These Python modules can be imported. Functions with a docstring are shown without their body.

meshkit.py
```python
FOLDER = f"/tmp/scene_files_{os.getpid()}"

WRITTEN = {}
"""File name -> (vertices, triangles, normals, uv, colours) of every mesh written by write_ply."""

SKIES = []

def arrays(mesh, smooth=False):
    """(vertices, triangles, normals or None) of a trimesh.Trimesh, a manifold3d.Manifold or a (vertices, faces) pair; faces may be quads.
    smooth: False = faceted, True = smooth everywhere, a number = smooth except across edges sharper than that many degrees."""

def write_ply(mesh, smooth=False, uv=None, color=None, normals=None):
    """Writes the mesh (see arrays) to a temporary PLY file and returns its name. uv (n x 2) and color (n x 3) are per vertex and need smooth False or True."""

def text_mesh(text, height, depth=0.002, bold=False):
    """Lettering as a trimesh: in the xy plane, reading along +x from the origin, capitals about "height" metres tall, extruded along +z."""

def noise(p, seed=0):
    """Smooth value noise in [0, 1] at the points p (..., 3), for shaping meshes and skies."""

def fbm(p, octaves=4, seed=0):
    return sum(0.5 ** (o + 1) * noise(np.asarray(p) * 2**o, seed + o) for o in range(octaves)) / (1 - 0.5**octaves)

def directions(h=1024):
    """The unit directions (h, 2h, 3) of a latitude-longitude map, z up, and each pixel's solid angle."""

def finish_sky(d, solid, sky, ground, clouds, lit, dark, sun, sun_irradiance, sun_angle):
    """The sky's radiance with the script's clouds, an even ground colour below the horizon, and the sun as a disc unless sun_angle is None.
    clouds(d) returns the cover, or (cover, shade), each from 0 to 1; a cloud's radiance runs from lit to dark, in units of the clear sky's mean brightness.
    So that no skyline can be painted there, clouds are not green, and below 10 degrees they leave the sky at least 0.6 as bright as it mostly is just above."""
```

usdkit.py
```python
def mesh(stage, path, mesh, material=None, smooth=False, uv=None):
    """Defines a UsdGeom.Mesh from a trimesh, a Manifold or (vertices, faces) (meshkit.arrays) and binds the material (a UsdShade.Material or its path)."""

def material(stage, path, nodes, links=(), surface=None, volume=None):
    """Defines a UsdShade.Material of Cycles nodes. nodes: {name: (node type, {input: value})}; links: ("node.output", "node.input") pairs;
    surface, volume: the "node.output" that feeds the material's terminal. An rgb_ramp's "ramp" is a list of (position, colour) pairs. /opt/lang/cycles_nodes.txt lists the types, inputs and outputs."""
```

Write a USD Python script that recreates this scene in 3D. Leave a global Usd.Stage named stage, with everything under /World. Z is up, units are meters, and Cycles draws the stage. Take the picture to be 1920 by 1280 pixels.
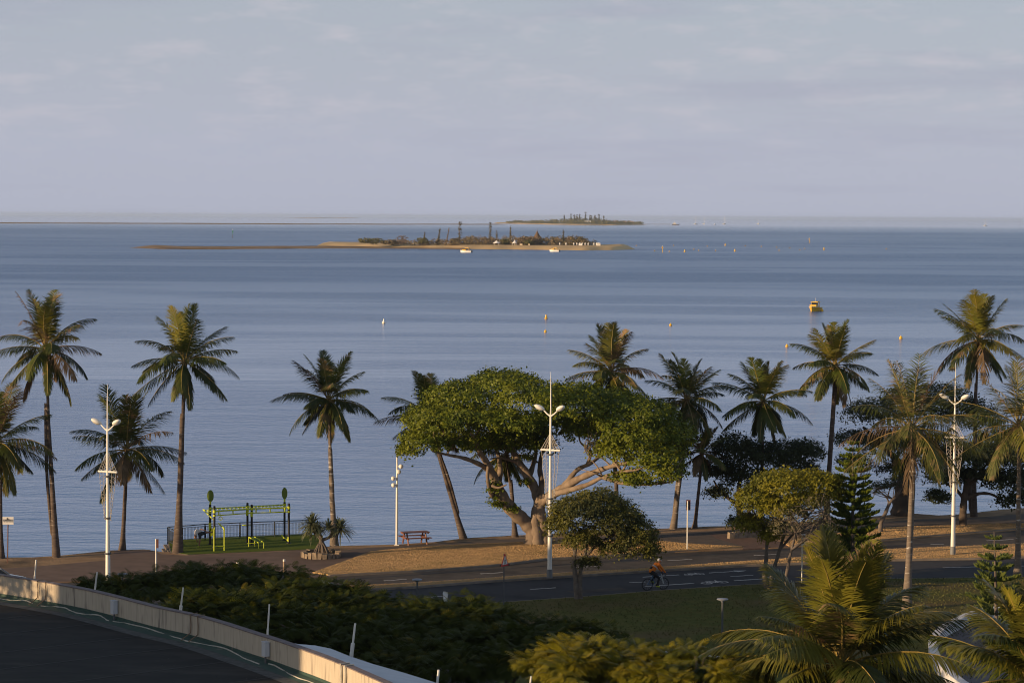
import math, random
import numpy as np
import trimesh
import usdkit, meshkit
import shapely
from shapely.geometry import Polygon, LineString, Point
from pxr import Usd, UsdGeom, UsdLux, UsdShade, Gf, Sdf, Vt

PI = math.pi
stage = Usd.Stage.CreateInMemory()
UsdGeom.SetStageUpAxis(stage, 'Z')
UsdGeom.SetStageMetersPerUnit(stage, 1.0)
UsdGeom.Xform.Define(stage, '/World')
UsdGeom.Scope.Define(stage, '/World/Looks')

# ---------------------------------------------------------------- camera (85 mm lens on a hotel balcony)
CAM = np.array([0.0, 0.0, 21.0])
FPX = 4533.0                                   # focal length in pixels of the 1920 px wide photograph
PITCH = math.atan((640 - 405.0) / FPX)
ROLL = 0.0055
fwd = np.array([0, math.cos(PITCH), -math.sin(PITCH)])
rt0 = np.array([1.0, 0, 0])
up0 = np.cross(rt0, fwd)
rt = math.cos(ROLL) * rt0 + math.sin(ROLL) * up0
up = np.cross(rt, fwd)
cam = UsdGeom.Camera.Define(stage, '/World/camera')
cam.CreateFocalLengthAttr(FPX * 36 / 1920)
cam.CreateHorizontalApertureAttr(36.0)
cam.CreateVerticalApertureAttr(24.0)
cam.CreateClippingRangeAttr(Gf.Vec2f(1.0, 80000.0))
cam.CreateExposureAttr(0.33)
m = Gf.Matrix4d(*rt, 0, *up, 0, *(-fwd), 0, *CAM, 1)
cam.AddTransformOp().Set(m)

# ---------------------------------------------------------------- sun and sky: low morning sun from the left, a little behind the camera
SUN_AZ = math.radians(27.0)
SUN_EL = math.radians(9.0)
TO_SUN = np.array([-math.cos(SUN_AZ) * math.cos(SUN_EL), -math.sin(SUN_AZ) * math.cos(SUN_EL), math.sin(SUN_EL)])
sun = UsdLux.DistantLight.Define(stage, '/World/sun')
sun.CreateIntensityAttr(1.25)
sun.CreateAngleAttr(0.53)
sun.CreateNormalizeAttr(True)
sun.CreateColorAttr(Gf.Vec3f(1.0, 0.70, 0.40))
_z = TO_SUN; _x = np.cross([0, 0, 1.0], _z); _x /= np.linalg.norm(_x); _y = np.cross(_z, _x)
sun.AddTransformOp().Set(Gf.Matrix4d(*_x, 0, *_y, 0, *_z, 0, 0, 0, 60, 1))

usdkit.material(stage, '/World/Looks/sky', {
    'sky': ('sky_texture', {'sky_type': 'single_scattering', 'sun_disc': False, 'sun_elevation': SUN_EL,
                            'sun_rotation': math.atan2(TO_SUN[0], TO_SUN[1]), 'altitude': 20.0,
                            'air_density': 1.0, 'aerosol_density': 1.0, 'ozone_density': 1.6}),
    'tc': ('texture_coordinate', {}),
    'sep': ('separate_xyz', {}),
    # thin high haze: more of it low in the sky
    'veil': ('map_range', {'from_min': 0.03, 'from_max': 0.28, 'to_min': 0.90, 'to_max': 0.12, 'clamp': True}),
    'veilcol': ('mix', {'color2': (3.68, 3.90, 4.86)}),
    # broken cloud layers: noise stretched flat
    'map': ('mapping', {'scale': (34.0, 34.0, 120.0)}),
    'n': ('noise_texture', {'scale': 1.0, 'detail': 7.0, 'roughness': 0.58}),
    'ramp': ('map_range', {'from_min': 0.50, 'from_max': 0.74, 'to_min': 0.0, 'to_max': 0.55, 'clamp': True}),
    'map2': ('mapping', {'scale': (7.0, 7.0, 80.0), 'location': (3.1, 7.7, 1.3)}),
    'n2': ('noise_texture', {'scale': 1.0, 'detail': 5.0, 'roughness': 0.5}),
    'ramp2': ('map_range', {'from_min': 0.54, 'from_max': 0.74, 'to_min': 0.0, 'to_max': 0.4, 'clamp': True}),
    'band': ('map_range', {'from_min': 0.018, 'from_max': 0.045, 'to_min': 0.0, 'to_max': 1.0, 'clamp': True}),
    'mul': ('math', {'math_type': 'multiply'}),
    'c1': ('mix', {'color2': (4.7, 4.45, 4.9)}),
    'c2': ('mix', {'color2': (3.0, 3.1, 3.95)}),
    'bg': ('background_shader', {'strength': 0.10}),
}, [('tc.generated', 'sep.vector'), ('sep.z', 'veil.value'), ('sky.color', 'veilcol.color1'), ('veil.result', 'veilcol.fac'),
    ('tc.generated', 'map.vector'), ('map.vector', 'n.vector'), ('n.fac', 'ramp.value'), ('sep.z', 'band.value'),
    ('ramp.result', 'mul.value1'), ('band.result', 'mul.value2'), ('mul.value', 'c1.fac'), ('veilcol.color', 'c1.color1'),
    ('tc.generated', 'map2.vector'), ('map2.vector', 'n2.vector'), ('n2.fac', 'ramp2.value'), ('ramp2.result', 'c2.fac'), ('c1.color', 'c2.color1'),
    ('c2.color', 'bg.color')], surface='bg.background')
dome = UsdLux.DomeLight.Define(stage, '/World/sky')
UsdShade.MaterialBindingAPI.Apply(dome.GetPrim()).Bind(UsdShade.Material.Get(stage, '/World/Looks/sky'))
dome.GetPrim().SetCustomDataByKey('kind', 'structure')

SEA = -2.2                                     # sea level; the road and promenade lie at 0


def ray(px, py):
    d = fwd + (px - 960) / FPX * rt + (640 - py) / FPX * up
    return d


def gp(px, py, z=0.0):
    """The point of the level plane z that is seen at this place of the photograph."""
    d = ray(px, py)
    return CAM + d * ((z - CAM[2]) / d[2])


def at(px, py, Y):
    """The point at distance Y along the view that is seen at this place of the photograph."""
    d = ray(px, py)
    return CAM + d * (Y / d[1])


def mpp(Y):
    return Y / FPX


# ---------------------------------------------------------------- helpers: meshes
class MB:
    """Collects triangles into one mesh."""

    def __init__(self):
        self.v, self.f, self.n = [], [], 0

    def add(self, v, f):
        v = np.asarray(v, float); f = np.asarray(f, int)
        if f.shape[1] == 4:
            f = np.vstack([f[:, [0, 1, 2]], f[:, [0, 2, 3]]])
        self.v.append(v); self.f.append(f + self.n); self.n += len(v)
        return self

    def tm(self, t, M=None):
        v = np.asarray(t.vertices)
        if M is not None:
            v = v @ np.asarray(M)[:3, :3].T + np.asarray(M)[:3, 3]
        return self.add(v, t.faces)

    def box(self, c, s, rz=0.0, R=None):
        v = (np.array([[i, j, k] for i in (-.5, .5) for j in (-.5, .5) for k in (-.5, .5)])) * np.asarray(s)
        if R is None:
            ca, sa = math.cos(rz), math.sin(rz)
            R = np.array([[ca, -sa, 0], [sa, ca, 0], [0, 0, 1]])
        v = v @ np.asarray(R).T + np.asarray(c)
        return self.add(v, [[0, 1, 3, 2], [4, 6, 7, 5], [0, 4, 5, 1], [2, 3, 7, 6], [0, 2, 6, 4], [1, 5, 7, 3]])

    def tube(self, pts, r, n=8, cap=True):
        pts = np.asarray(pts, float); k = len(pts)
        r = np.broadcast_to(np.asarray(r, float), (k,))
        t = np.gradient(pts, axis=0); t /= np.maximum(np.linalg.norm(t, axis=1, keepdims=True), 1e-9)
        a = np.array([0, 0, 1.0]) if abs(t[0, 2]) < 0.9 else np.array([1.0, 0, 0])
        u = np.cross(t[0], a); u /= np.linalg.norm(u)
        ang = np.arange(n) * 2 * PI / n
        V = []
        for i in range(k):
            u = u - t[i] * (u @ t[i]); u /= max(np.linalg.norm(u), 1e-9)
            w = np.cross(t[i], u)
            V.append(pts[i] + r[i] * (np.cos(ang)[:, None] * u + np.sin(ang)[:, None] * w))
        V = np.vstack(V); F = []
        i0 = np.arange(n); i1 = (i0 + 1) % n
        for i in range(k - 1):
            F.append(np.stack([i * n + i0, i * n + i1, (i + 1) * n + i1, (i + 1) * n + i0], 1))
        self.add(V, np.vstack(F))
        if cap and n > 2:
            tri = np.stack([np.zeros(n - 2, int), np.arange(1, n - 1), np.arange(2, n)], 1)
            self.add(V[:n], tri[:, ::-1]); self.add(V[-n:], tri)
        return self

    def lathe(self, prof, c=(0, 0, 0), n=16, R=None, sx=1.0, sy=1.0):
        """prof: (radius, z) pairs turned round the z axis."""
        prof = np.asarray(prof, float); ang = np.arange(n) * 2 * PI / n
        V = np.vstack([np.stack([p[0] * np.cos(ang) * sx, p[0] * np.sin(ang) * sy, np.full(n, p[1])], 1) for p in prof])
        if R is not None:
            V = V @ np.asarray(R).T
        V = V + np.asarray(c)
        i0 = np.arange(n); i1 = (i0 + 1) % n
        F = np.vstack([np.stack([i * n + i0, i * n + i1, (i + 1) * n + i1, (i + 1) * n + i0], 1) for i in range(len(prof) - 1)])
        return self.add(V, F)

    def prism(self, poly, z0, z1):
        """A shapely polygon as a slab from z0 to z1."""
        for g in getattr(poly, 'geoms', [poly]):
            if g.is_empty or g.area < 1e-6:
                continue
            t = trimesh.creation.extrude_polygon(g, z1 - z0, engine='earcut')
            v = np.array(t.vertices); v[:, 2] += z0
            self.add(v, t.faces)
        return self

    def arr(self):
        return np.vstack(self.v), np.vstack(self.f)

    def ntri(self):
        return sum(len(f) for f in self.f)


def rotz(a):
    c, s = math.cos(a), math.sin(a)
    return np.array([[c, -s, 0], [s, c, 0], [0, 0, 1.0]])


def rotx(a):
    c, s = math.cos(a), math.sin(a)
    return np.array([[1.0, 0, 0], [0, c, -s], [0, s, c]])


def roty(a):
    c, s = math.cos(a), math.sin(a)
    return np.array([[c, 0, s], [0, 1.0, 0], [-s, 0, c]])


def frame_to(d):
    """Rotation that turns +z into the direction d."""
    d = np.asarray(d, float) / np.linalg.norm(d)
    a = np.array([0, 0, 1.0]) if abs(d[2]) < 0.95 else np.array([1.0, 0, 0])
    x = np.cross(a, d); x /= np.linalg.norm(x)
    return np.stack([x, np.cross(d, x), d], 1)


def spline(P, n=24):
    """Catmull-Rom curve through the points."""
    P = np.asarray(P, float)
    Q = np.vstack([2 * P[0] - P[1], P, 2 * P[-1] - P[-2]])
    out = []
    seg = len(P) - 1
    for t in np.linspace(0, seg, n):
        i = min(int(t), seg - 1); u = t - i
        a, b, c, d = Q[i:i + 4]
        out.append(0.5 * ((2 * b) + (c - a) * u + (2 * a - 5 * b + 4 * c - d) * u * u + (3 * b - a - 3 * c + d) * u ** 3))
    return np.array(out)


def offset_mesh(m, c):
    v, f = m.arr()
    return v - np.asarray(c), f


# ---------------------------------------------------------------- helpers: objects
USED = {}


def numbered(path):
    k = USED.get(path, 0); USED[path] = k + 1
    return path if k == 0 else f'{path}_{k:03d}'


def setdata(p, label=None, cat=None, group=None, kind=None):
    for k, v in (('label', label), ('category', cat), ('group', group), ('kind', kind)):
        if v:
            p.SetCustomDataByKey(k, v)


def thing(name, label, cat, loc=(0, 0, 0), rz=0.0, group=None, kind=None, scale=None):
    x = UsdGeom.Xform.Define(stage, numbered('/World/' + name))
    x.AddTranslateOp().Set(Gf.Vec3d(*map(float, loc)))
    if rz:
        x.AddRotateZOp().Set(math.degrees(rz))
    if scale:
        x.AddScaleOp().Set(Gf.Vec3f(*scale))
    p = x.GetPrim(); setdata(p, label, cat, group, kind)
    return p


def obj(name, m, mat, parent=None, smooth=False, label=None, cat=None, group=None, kind=None):
    base = parent.GetPath().pathString if parent is not None else '/World'
    if isinstance(m, MB):
        m = m.arr()
    g = usdkit.mesh(stage, numbered(base + '/' + name), m, '/World/Looks/' + mat, smooth=smooth)
    setdata(g.GetPrim(), label, cat, group, kind)
    return g.GetPrim()


def dup(root, loc, rz=0.0, label=None, group=None, name=None, scale=None):
    was = root.GetCustomData()
    nm = name or root.GetName().rstrip('0123456789').rstrip('_')
    r = thing(nm, label or was.get('label'), was.get('category'), loc, rz, group or was.get('group'), scale=scale)
    r.GetReferences().AddInternalReference(root.GetPath())
    r.SetInstanceable(True)
    return r


# ---------------------------------------------------------------- materials
def mat(name, col, rough=0.7, col2=None, scale=4.0, detail=4.0, bump=0.0, bscale=None, bdist=0.02, metallic=0.0, spec=0.4,
        stretch=None, lo=0.35, hi=0.65, rand=0.0, transl=0.0, coat=0.0, col3=None, scale3=0.6, lo3=0.5, hi3=0.7, space='object', transl_col=None):
    nd = {'tc': ('texture_coordinate', {}), 'geo': ('geometry', {}), 'p': ('principled_bsdf', {'base_color': col, 'roughness': rough, 'metallic': metallic, 'specular_ior_level': spec, 'coat_weight': coat})}
    lk = []
    src = 'geo.position' if space == 'world' else 'tc.object'
    if stretch is not None:
        nd['mp'] = ('mapping', {'scale': stretch}); lk.append((src, 'mp.vector')); src = 'mp.vector'
    out = None
    if col2 is not None:
        nd['n'] = ('noise_texture', {'scale': scale, 'detail': detail, 'roughness': 0.6})
        nd['r'] = ('map_range', {'from_min': lo, 'from_max': hi, 'clamp': True})
        nd['m'] = ('mix', {'color1': col, 'color2': col2})
        lk += [(src, 'n.vector'), ('n.fac', 'r.value'), ('r.result', 'm.fac')]
        out = 'm.color'
    if col3 is not None:
        nd['n3'] = ('noise_texture', {'scale': scale3, 'detail': 3.0})
        nd['r3'] = ('map_range', {'from_min': lo3, 'from_max': hi3, 'clamp': True})
        nd['m3'] = ('mix', {'color1': col, 'color2': col3})
        lk += [(src, 'n3.vector'), ('n3.fac', 'r3.value'), ('r3.result', 'm3.fac')]
        if out:
            lk.append((out, 'm3.color1'))
        out = 'm3.color'
    if rand:
        nd['oi'] = ('object_info', {})
        nd['rr'] = ('map_range', {'from_min': 0.0, 'from_max': 1.0, 'to_min': 1 - rand, 'to_max': 1 + rand})
        nd['h'] = ('hsv', {'color': col})
        lk += [('oi.random', 'rr.value'), ('rr.result', 'h.value')]
        if out:
            lk.append((out, 'h.color'))
        out = 'h.color'
    if out:
        lk.append((out, 'p.base_color'))
    if bump:
        nd['bn'] = ('noise_texture', {'scale': bscale or scale * 3, 'detail': 3.0})
        nd['b'] = ('bump', {'strength': bump, 'distance': bdist})
        lk += [(src, 'bn.vector'), ('bn.fac', 'b.height'), ('b.normal', 'p.normal')]
    surf = 'p.BSDF'
    if transl:
        nd['t'] = ('translucent_bsdf', {'color': transl_col or col})
        nd['mc'] = ('mix_closure', {'fac': transl})
        lk += [('p.BSDF', 'mc.closure1'), ('t.BSDF', 'mc.closure2')]
        if out and not transl_col:
            lk.append((out, 't.color'))
        surf = 'mc.closure'
    return usdkit.material(stage, '/World/Looks/' + name, nd, lk, surface=surf)
# ================================================================ the setting
mat('soil', (0.25, 0.165, 0.095), 0.95, (0.36, 0.24, 0.14), scale=0.6, bump=0.6, bscale=6, bdist=0.05, space='world', spec=0.1, col3=(0.10, 0.075, 0.05), scale3=0.25)
mat('dry_grass', (0.34, 0.22, 0.105), 0.95, (0.48, 0.31, 0.15), scale=2.5, bump=0.9, bscale=7, bdist=0.08, space='world', spec=0.1, col3=(0.20, 0.15, 0.06), scale3=0.3, lo3=0.52, hi3=0.75)
mat('dry_blade', (0.54, 0.36, 0.175), 0.9, (0.34, 0.225, 0.11), scale=0.8, space='world', spec=0.1)
mat('lawn', (0.075, 0.085, 0.018), 0.95, (0.115, 0.105, 0.028), scale=1.2, bump=0.8, bscale=9, bdist=0.05, space='world', spec=0.1, col3=(0.12, 0.085, 0.04), scale3=0.14, lo3=0.46, hi3=0.66)
mat('lawn_blade', (0.06, 0.075, 0.025), 0.9, (0.12, 0.10, 0.04), scale=0.25, space='world', spec=0.1)
mat('asphalt_new', (0.036, 0.036, 0.040), 0.85, (0.046, 0.045, 0.048), scale=3.0, bump=0.3, bscale=40, bdist=0.01, space='world', spec=0.25, col3=(0.024, 0.024, 0.027), scale3=0.35)
mat('asphalt_old', (0.060, 0.052, 0.046), 0.9, (0.088, 0.076, 0.066), scale=1.2, bump=0.4, bscale=30, bdist=0.01, space='world', spec=0.2, col3=(0.040, 0.035, 0.032), scale3=0.35)
mat('plaza_asphalt', (0.135, 0.095, 0.075), 0.92, (0.17, 0.12, 0.095), scale=0.9, bump=0.4, bscale=25, bdist=0.012, space='world', spec=0.15, col3=(0.105, 0.075, 0.06), scale3=0.18)
mat('path_asphalt', (0.10, 0.082, 0.068), 0.92, (0.125, 0.10, 0.083), scale=1.1, bump=0.4, bscale=25, bdist=0.012, space='world', spec=0.15)
mat('brick_paving', (0.12, 0.08, 0.065), 0.9, (0.16, 0.105, 0.08), scale=3.0, space='world', spec=0.15)
mat('kerb_concrete', (0.24, 0.205, 0.17), 0.9, (0.16, 0.135, 0.11), scale=1.5, space='world', spec=0.2)
mat('road_paint', (0.55, 0.53, 0.50), 0.7, (0.30, 0.29, 0.28), scale=5.0, space='world')
mat('turf', (0.085, 0.115, 0.018), 0.95, (0.10, 0.13, 0.02), scale=3, bump=0.5, bscale=30, bdist=0.02, space='world', spec=0.05)

# sea: rippled water; calm lanes and wind-roughened patches
usdkit.material(stage, '/World/Looks/sea', {
    'geo': ('geometry', {}),
    'sy': ('separate_xyz', {}),
    'calm': ('map_range', {'from_min': 170.0, 'from_max': 650.0, 'to_min': 0.10, 'to_max': 1.0, 'clamp': True}),
    'rg': ('map_range', {'from_min': 150.0, 'from_max': 900.0, 'to_min': 0.08, 'to_max': 0.26, 'clamp': True}),
    'bs': ('math', {'math_type': 'multiply'}),
    'far': ('map_range', {'from_min': 3400.0, 'from_max': 7200.0, 'to_min': 1.0, 'to_max': 0.2, 'clamp': True}),
    'fs': ('math', {'math_type': 'multiply'}),
    'fr': ('math', {'math_type': 'multiply'}),
    'm1': ('mapping', {'scale': (0.010, 0.028, 1.0)}),
    'lanes': ('noise_texture', {'scale': 0.55, 'detail': 5.0, 'roughness': 0.55, 'distortion': 0.6}),
    'm4': ('mapping', {'scale': (0.0016, 0.004, 1.0), 'location': (4.0, 2.0, 0)}),
    'big': ('noise_texture', {'scale': 1.0, 'detail': 4.0, 'roughness': 0.55}),
    'avg': ('math', {'math_type': 'add'}),
    'lr': ('map_range', {'from_min': 0.90, 'from_max': 1.10, 'to_min': 0.22, 'to_max': 1.25, 'clamp': True}),
    'm2': ('mapping', {'scale': (0.55, 1.0, 1.0), 'rotation': (0, 0, 0.35)}),
    'rip': ('noise_texture', {'scale': 1.1, 'detail': 4.0, 'roughness': 0.6}),
    'm3': ('mapping', {'scale': (0.035, 0.22, 1.0), 'rotation': (0, 0, 0.12)}),
    'swell': ('noise_texture', {'scale': 1.0, 'detail': 2.0, 'roughness': 0.5}),
    'b1': ('bump', {'distance': 0.6}),
    'b2': ('bump', {'strength': 0.28, 'distance': 0.8}),
    'p': ('principled_bsdf', {'base_color': (0.020, 0.088, 0.25), 'roughness': 0.22, 'ior': 1.333, 'specular_ior_level': 0.5}),
}, [('geo.position', 'm1.vector'), ('m1.vector', 'lanes.vector'), ('geo.position', 'm4.vector'), ('m4.vector', 'big.vector'), ('geo.position', 'sy.vector'), ('sy.y', 'calm.value'), ('sy.y', 'rg.value'), ('sy.y', 'far.value'), ('bs.value', 'fs.value1'), ('far.result', 'fs.value2'), ('rg.result', 'fr.value1'), ('far.result', 'fr.value2'), ('fr.value', 'p.roughness'), ('calm.result', 'bs.value1'), ('lr.result', 'bs.value2'), ('lanes.fac', 'avg.value1'), ('big.fac', 'avg.value2'), ('avg.value', 'lr.value'),
    ('geo.position', 'm2.vector'), ('m2.vector', 'rip.vector'), ('rip.fac', 'b1.height'), ('fs.value', 'b1.strength'),
    ('geo.position', 'm3.vector'), ('m3.vector', 'swell.vector'), ('swell.fac', 'b2.height'), ('b2.normal', 'b1.normal'),
    ('b1.normal', 'p.normal')], surface='p.BSDF')

S = 30000.0
obj('sea', ([[-S, -200, SEA], [S, -200, SEA], [S, S, SEA], [-S, S, SEA]], [[0, 1, 2, 3]]), 'sea', kind='structure')


def G(*pts, z=0.0):
    return [tuple(gp(x, y, z)[:2]) for x, y in pts]


# the land: its shore as it shows against the water
shore = G((-160, 1052), (0, 1046), (60, 1046), (110, 1043), (206, 1033), (270, 1031), (305, 1036), (560, 1031), (610, 1026), (650, 1024), (740, 1022), (815, 1017), (870, 1010), (960, 1005), (1100, 999), (1240, 992), (1330, 988), (1400, 986), (1500, 980), (1600, 972), (1650, 968), (1690, 964), (1720, 964), (1760, 967), (1800, 965), (1880, 956), (1960, 951), (2150, 944))
sh = np.array(shore)
land = Polygon([(-400, sh[0, 1] - 40)] + shore + [(400, sh[-1, 1] + 20), (400, -60), (-400, -60)])
m = MB(); m.prism(land, -0.30, -0.02)
obj('ground', m, 'soil', kind='structure')
# the bank that drops from the land's edge to below the water
m = MB()
ring = np.array([(-400, sh[0, 1] - 40)] + shore + [(400, sh[-1, 1] + 20)])
t = np.gradient(ring, axis=0); nrm = np.stack([-t[:, 1], t[:, 0]], 1); nrm /= np.linalg.norm(nrm, axis=1, keepdims=True)
k = len(ring)
V = np.vstack([np.c_[ring, np.full(k, -0.02)], np.c_[ring + nrm * 1.2, np.full(k, -1.0)], np.c_[ring + nrm * 3.5, np.full(k, SEA - 0.8)]])
i = np.arange(k - 1)
m.add(V, np.vstack([np.stack([j * k + i, j * k + i + 1, (j + 1) * k + i + 1, (j + 1) * k + i], 1) for j in range(2)]))
obj('shore_bank', m, 'soil', kind='structure')

# --- road edges, traced along the ground
near_near = G((-700, 1165), (560, 1152), (850, 1139), (925, 1132), (1100, 1120), (1232, 1109), (1400, 1098), (1472, 1095), (1660, 1087), (1820, 1085), (1920, 1083), (2400, 1075))
near_far = G((-700, 1124), (560, 1112), (675, 1108), (775, 1103), (900, 1093), (994, 1087), (1060, 1083), (1200, 1074), (1400, 1062), (1460, 1060), (1660, 1052), (1840, 1049), (1920, 1046), (2400, 1036))
far_near = G((-700, 1112), (560, 1104), (675, 1100), (775, 1095), (900, 1087), (994, 1080), (1060, 1076), (1200, 1068), (1400, 1054), (1460, 1050), (1560, 1041), (1660, 1032), (1780, 1027), (1860, 1024), (1920, 1021), (2400, 1004))
far_far = G((-700, 1100), (560, 1085), (619, 1081), (700, 1077), (775, 1073), (900, 1064), (944, 1060), (1025, 1050), (1150, 1043), (1264, 1036), (1395, 1030), (1460, 1028), (1560, 1022), (1641, 1016), (1782, 1004), (1918, 993), (2400, 962))
near_road = Polygon(near_near + near_far[::-1]).buffer(0)
far_road = Polygon(far_near + far_far[::-1]).buffer(0)
median = Polygon(near_far + far_near[::-1]).buffer(0)
m = MB(); m.prism(near_road, -0.018, 0.0); near_road_o = obj('near_road', m, 'asphalt_new', kind='structure')
m = MB(); m.prism(far_road, -0.018, 0.0); far_road_o = obj('far_road', m, 'asphalt_old', kind='structure')


# repair patches let into the asphalt
for road, mt, px_, py_, L_, W_ in ((near_road_o, 'asphalt_old', 1120, 1106, 3.4, 1.0), (near_road_o, 'asphalt_old', 1700, 1072, 5.0, .8), (far_road_o, 'asphalt_new', 850, 1071, 4.2, .9), (far_road_o, 'asphalt_new', 1190, 1049, 2.4, 1.2), (far_road_o, 'asphalt_new', 1700, 1022, 5.5, .7)):
    c_ = gp(px_, py_)[:2]; d_ = np.array([math.cos(.42), math.sin(.42)]) * L_ / 2
    m = MB(); m.prism(LineString([c_ - d_, c_ + d_]).buffer(W_ / 2, cap_style=2), .0005, .003); obj('repair_patch', m, mt, road)


def kerb_line(path, w, z0, z1):
    return LineString(path).buffer(w / 2, cap_style=2, join_style=2)


KW = 0.16
med_in = median.buffer(-KW)
m = MB(); m.prism(med_in, -0.018, 0.135); obj('median_strip', m, 'dry_grass', kind='structure')
m = MB(); m.prism(median.difference(med_in), -0.018, 0.12); obj('median_kerb', m, 'kerb_concrete', kind='structure')
# land on the sea side of the road
sea_side = Polygon(far_far + [(400, sh[-1, 1] + 20)] + shore[::-1] + [(-400, sh[0, 1] - 40)]).buffer(0)
grass_a = Polygon(G((586, 1076), (619, 1081), (700, 1077), (775, 1073), (900, 1064), (944, 1060), (1025, 1050), (1150, 1043), (1264, 1036), (1345, 1031), (1392, 1027), (1343, 1025), (1290, 1022), (1237, 1017), (1150, 1016), (1060, 1017), (981, 1019), (900, 1022), (825, 1026), (750, 1031), (695, 1037), (640, 1057))).buffer(0)
grass_b = Polygon(G((1468, 1020), (1480, 1026), (1560, 1021.5), (1641, 1015.5), (1782, 1003.5), (1918, 992.5), (2300, 968), (2300, 958), (1920, 984), (1860, 984), (1800, 987), (1720, 989), (1640, 993), (1560, 1004), (1500, 1012))).buffer(0)
plaza = Polygon(G((-500, 1078), (-60, 1072), (60, 1064), (130, 1058), (200, 1052), (218, 1034), (280, 1032), (300, 1040), (345, 1043), (590, 1033), (640, 1034), (696, 1036), (640, 1056), (585, 1075), (617, 1081), (560, 1085), (200, 1091), (-500, 1099))).buffer(0).difference(grass_a)
turf_px = [(318, 1038), (352, 1041), (592, 1030), (575, 1000), (440, 1007), (318, 1016)]
turf = Polygon(G(*turf_px))
path = Polygon(G((640, 1034), (696, 1036), (750, 1031), (825, 1026), (900, 1022), (981, 1019), (1060, 1017), (1150, 1016), (1237, 1017), (1290, 1022), (1343, 1025), (1392, 1027), (1420, 1010), (1480, 1002), (1560, 1000), (1640, 992), (1720, 988.5), (1800, 986), (1860, 983), (1920, 983), (2150, 968), (2150, 955), (1960, 962), (1880, 968), (1800, 973), (1720, 975), (1640, 982), (1560, 986), (1480, 990), (1400, 993), (1330, 997), (1240, 1001), (1100, 1008), (960, 1012), (870, 1017), (815, 1021), (740, 1026), (690, 1028))).buffer(0).difference(grass_a).difference(grass_b).difference(plaza)
crossing = Polygon(G((1392, 1031), (1396, 1026), (1345, 1012), (1330, 1003), (1372, 1003), (1420, 1012), (1476, 1018), (1482, 1026))).buffer(0).difference(grass_a).difference(grass_b)
path = path.difference(crossing)
rest = sea_side.difference(grass_a).difference(grass_b).difference(plaza).difference(path).difference(crossing).difference(turf)
m = MB(); m.prism(rest.buffer(-0.002), -0.018, 0.06); obj('shore_soil', m, 'soil', kind='structure')
m = MB(); m.prism(plaza.difference(turf), -0.018, 0.075); obj('plaza', m, 'plaza_asphalt', kind='structure')
m = MB(); m.prism(path, -0.018, 0.07); obj('promenade', m, 'path_asphalt', kind='structure')
m = MB(); m.prism(crossing, -0.018, 0.066); obj('crossing', m, 'brick_paving', kind='structure')
verge = grass_a.union(grass_b)
kin = verge.intersection(LineString(far_far).buffer(KW, cap_style=2))
m = MB(); m.prism(verge.difference(kin), -0.018, 0.14); obj('dry_verge', m, 'dry_grass', kind='structure')
m = MB(); m.prism(kin, -0.018, 0.12); obj('verge_kerb', m, 'kerb_concrete', kind='structure')
# lawn on the near side
lawn = Polygon(near_near + [(60, 30), (-60, 30)]).buffer(0)
lk_ = lawn.intersection(LineString(near_near).buffer(KW, cap_style=2))
m = MB(); m.prism(lawn.difference(lk_), -0.018, 0.11); obj('lawn_ground', m, 'lawn', kind='structure')
m = MB(); m.prism(lk_, -0.018, 0.10); obj('lawn_kerb', m, 'kerb_concrete', kind='structure')


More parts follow.
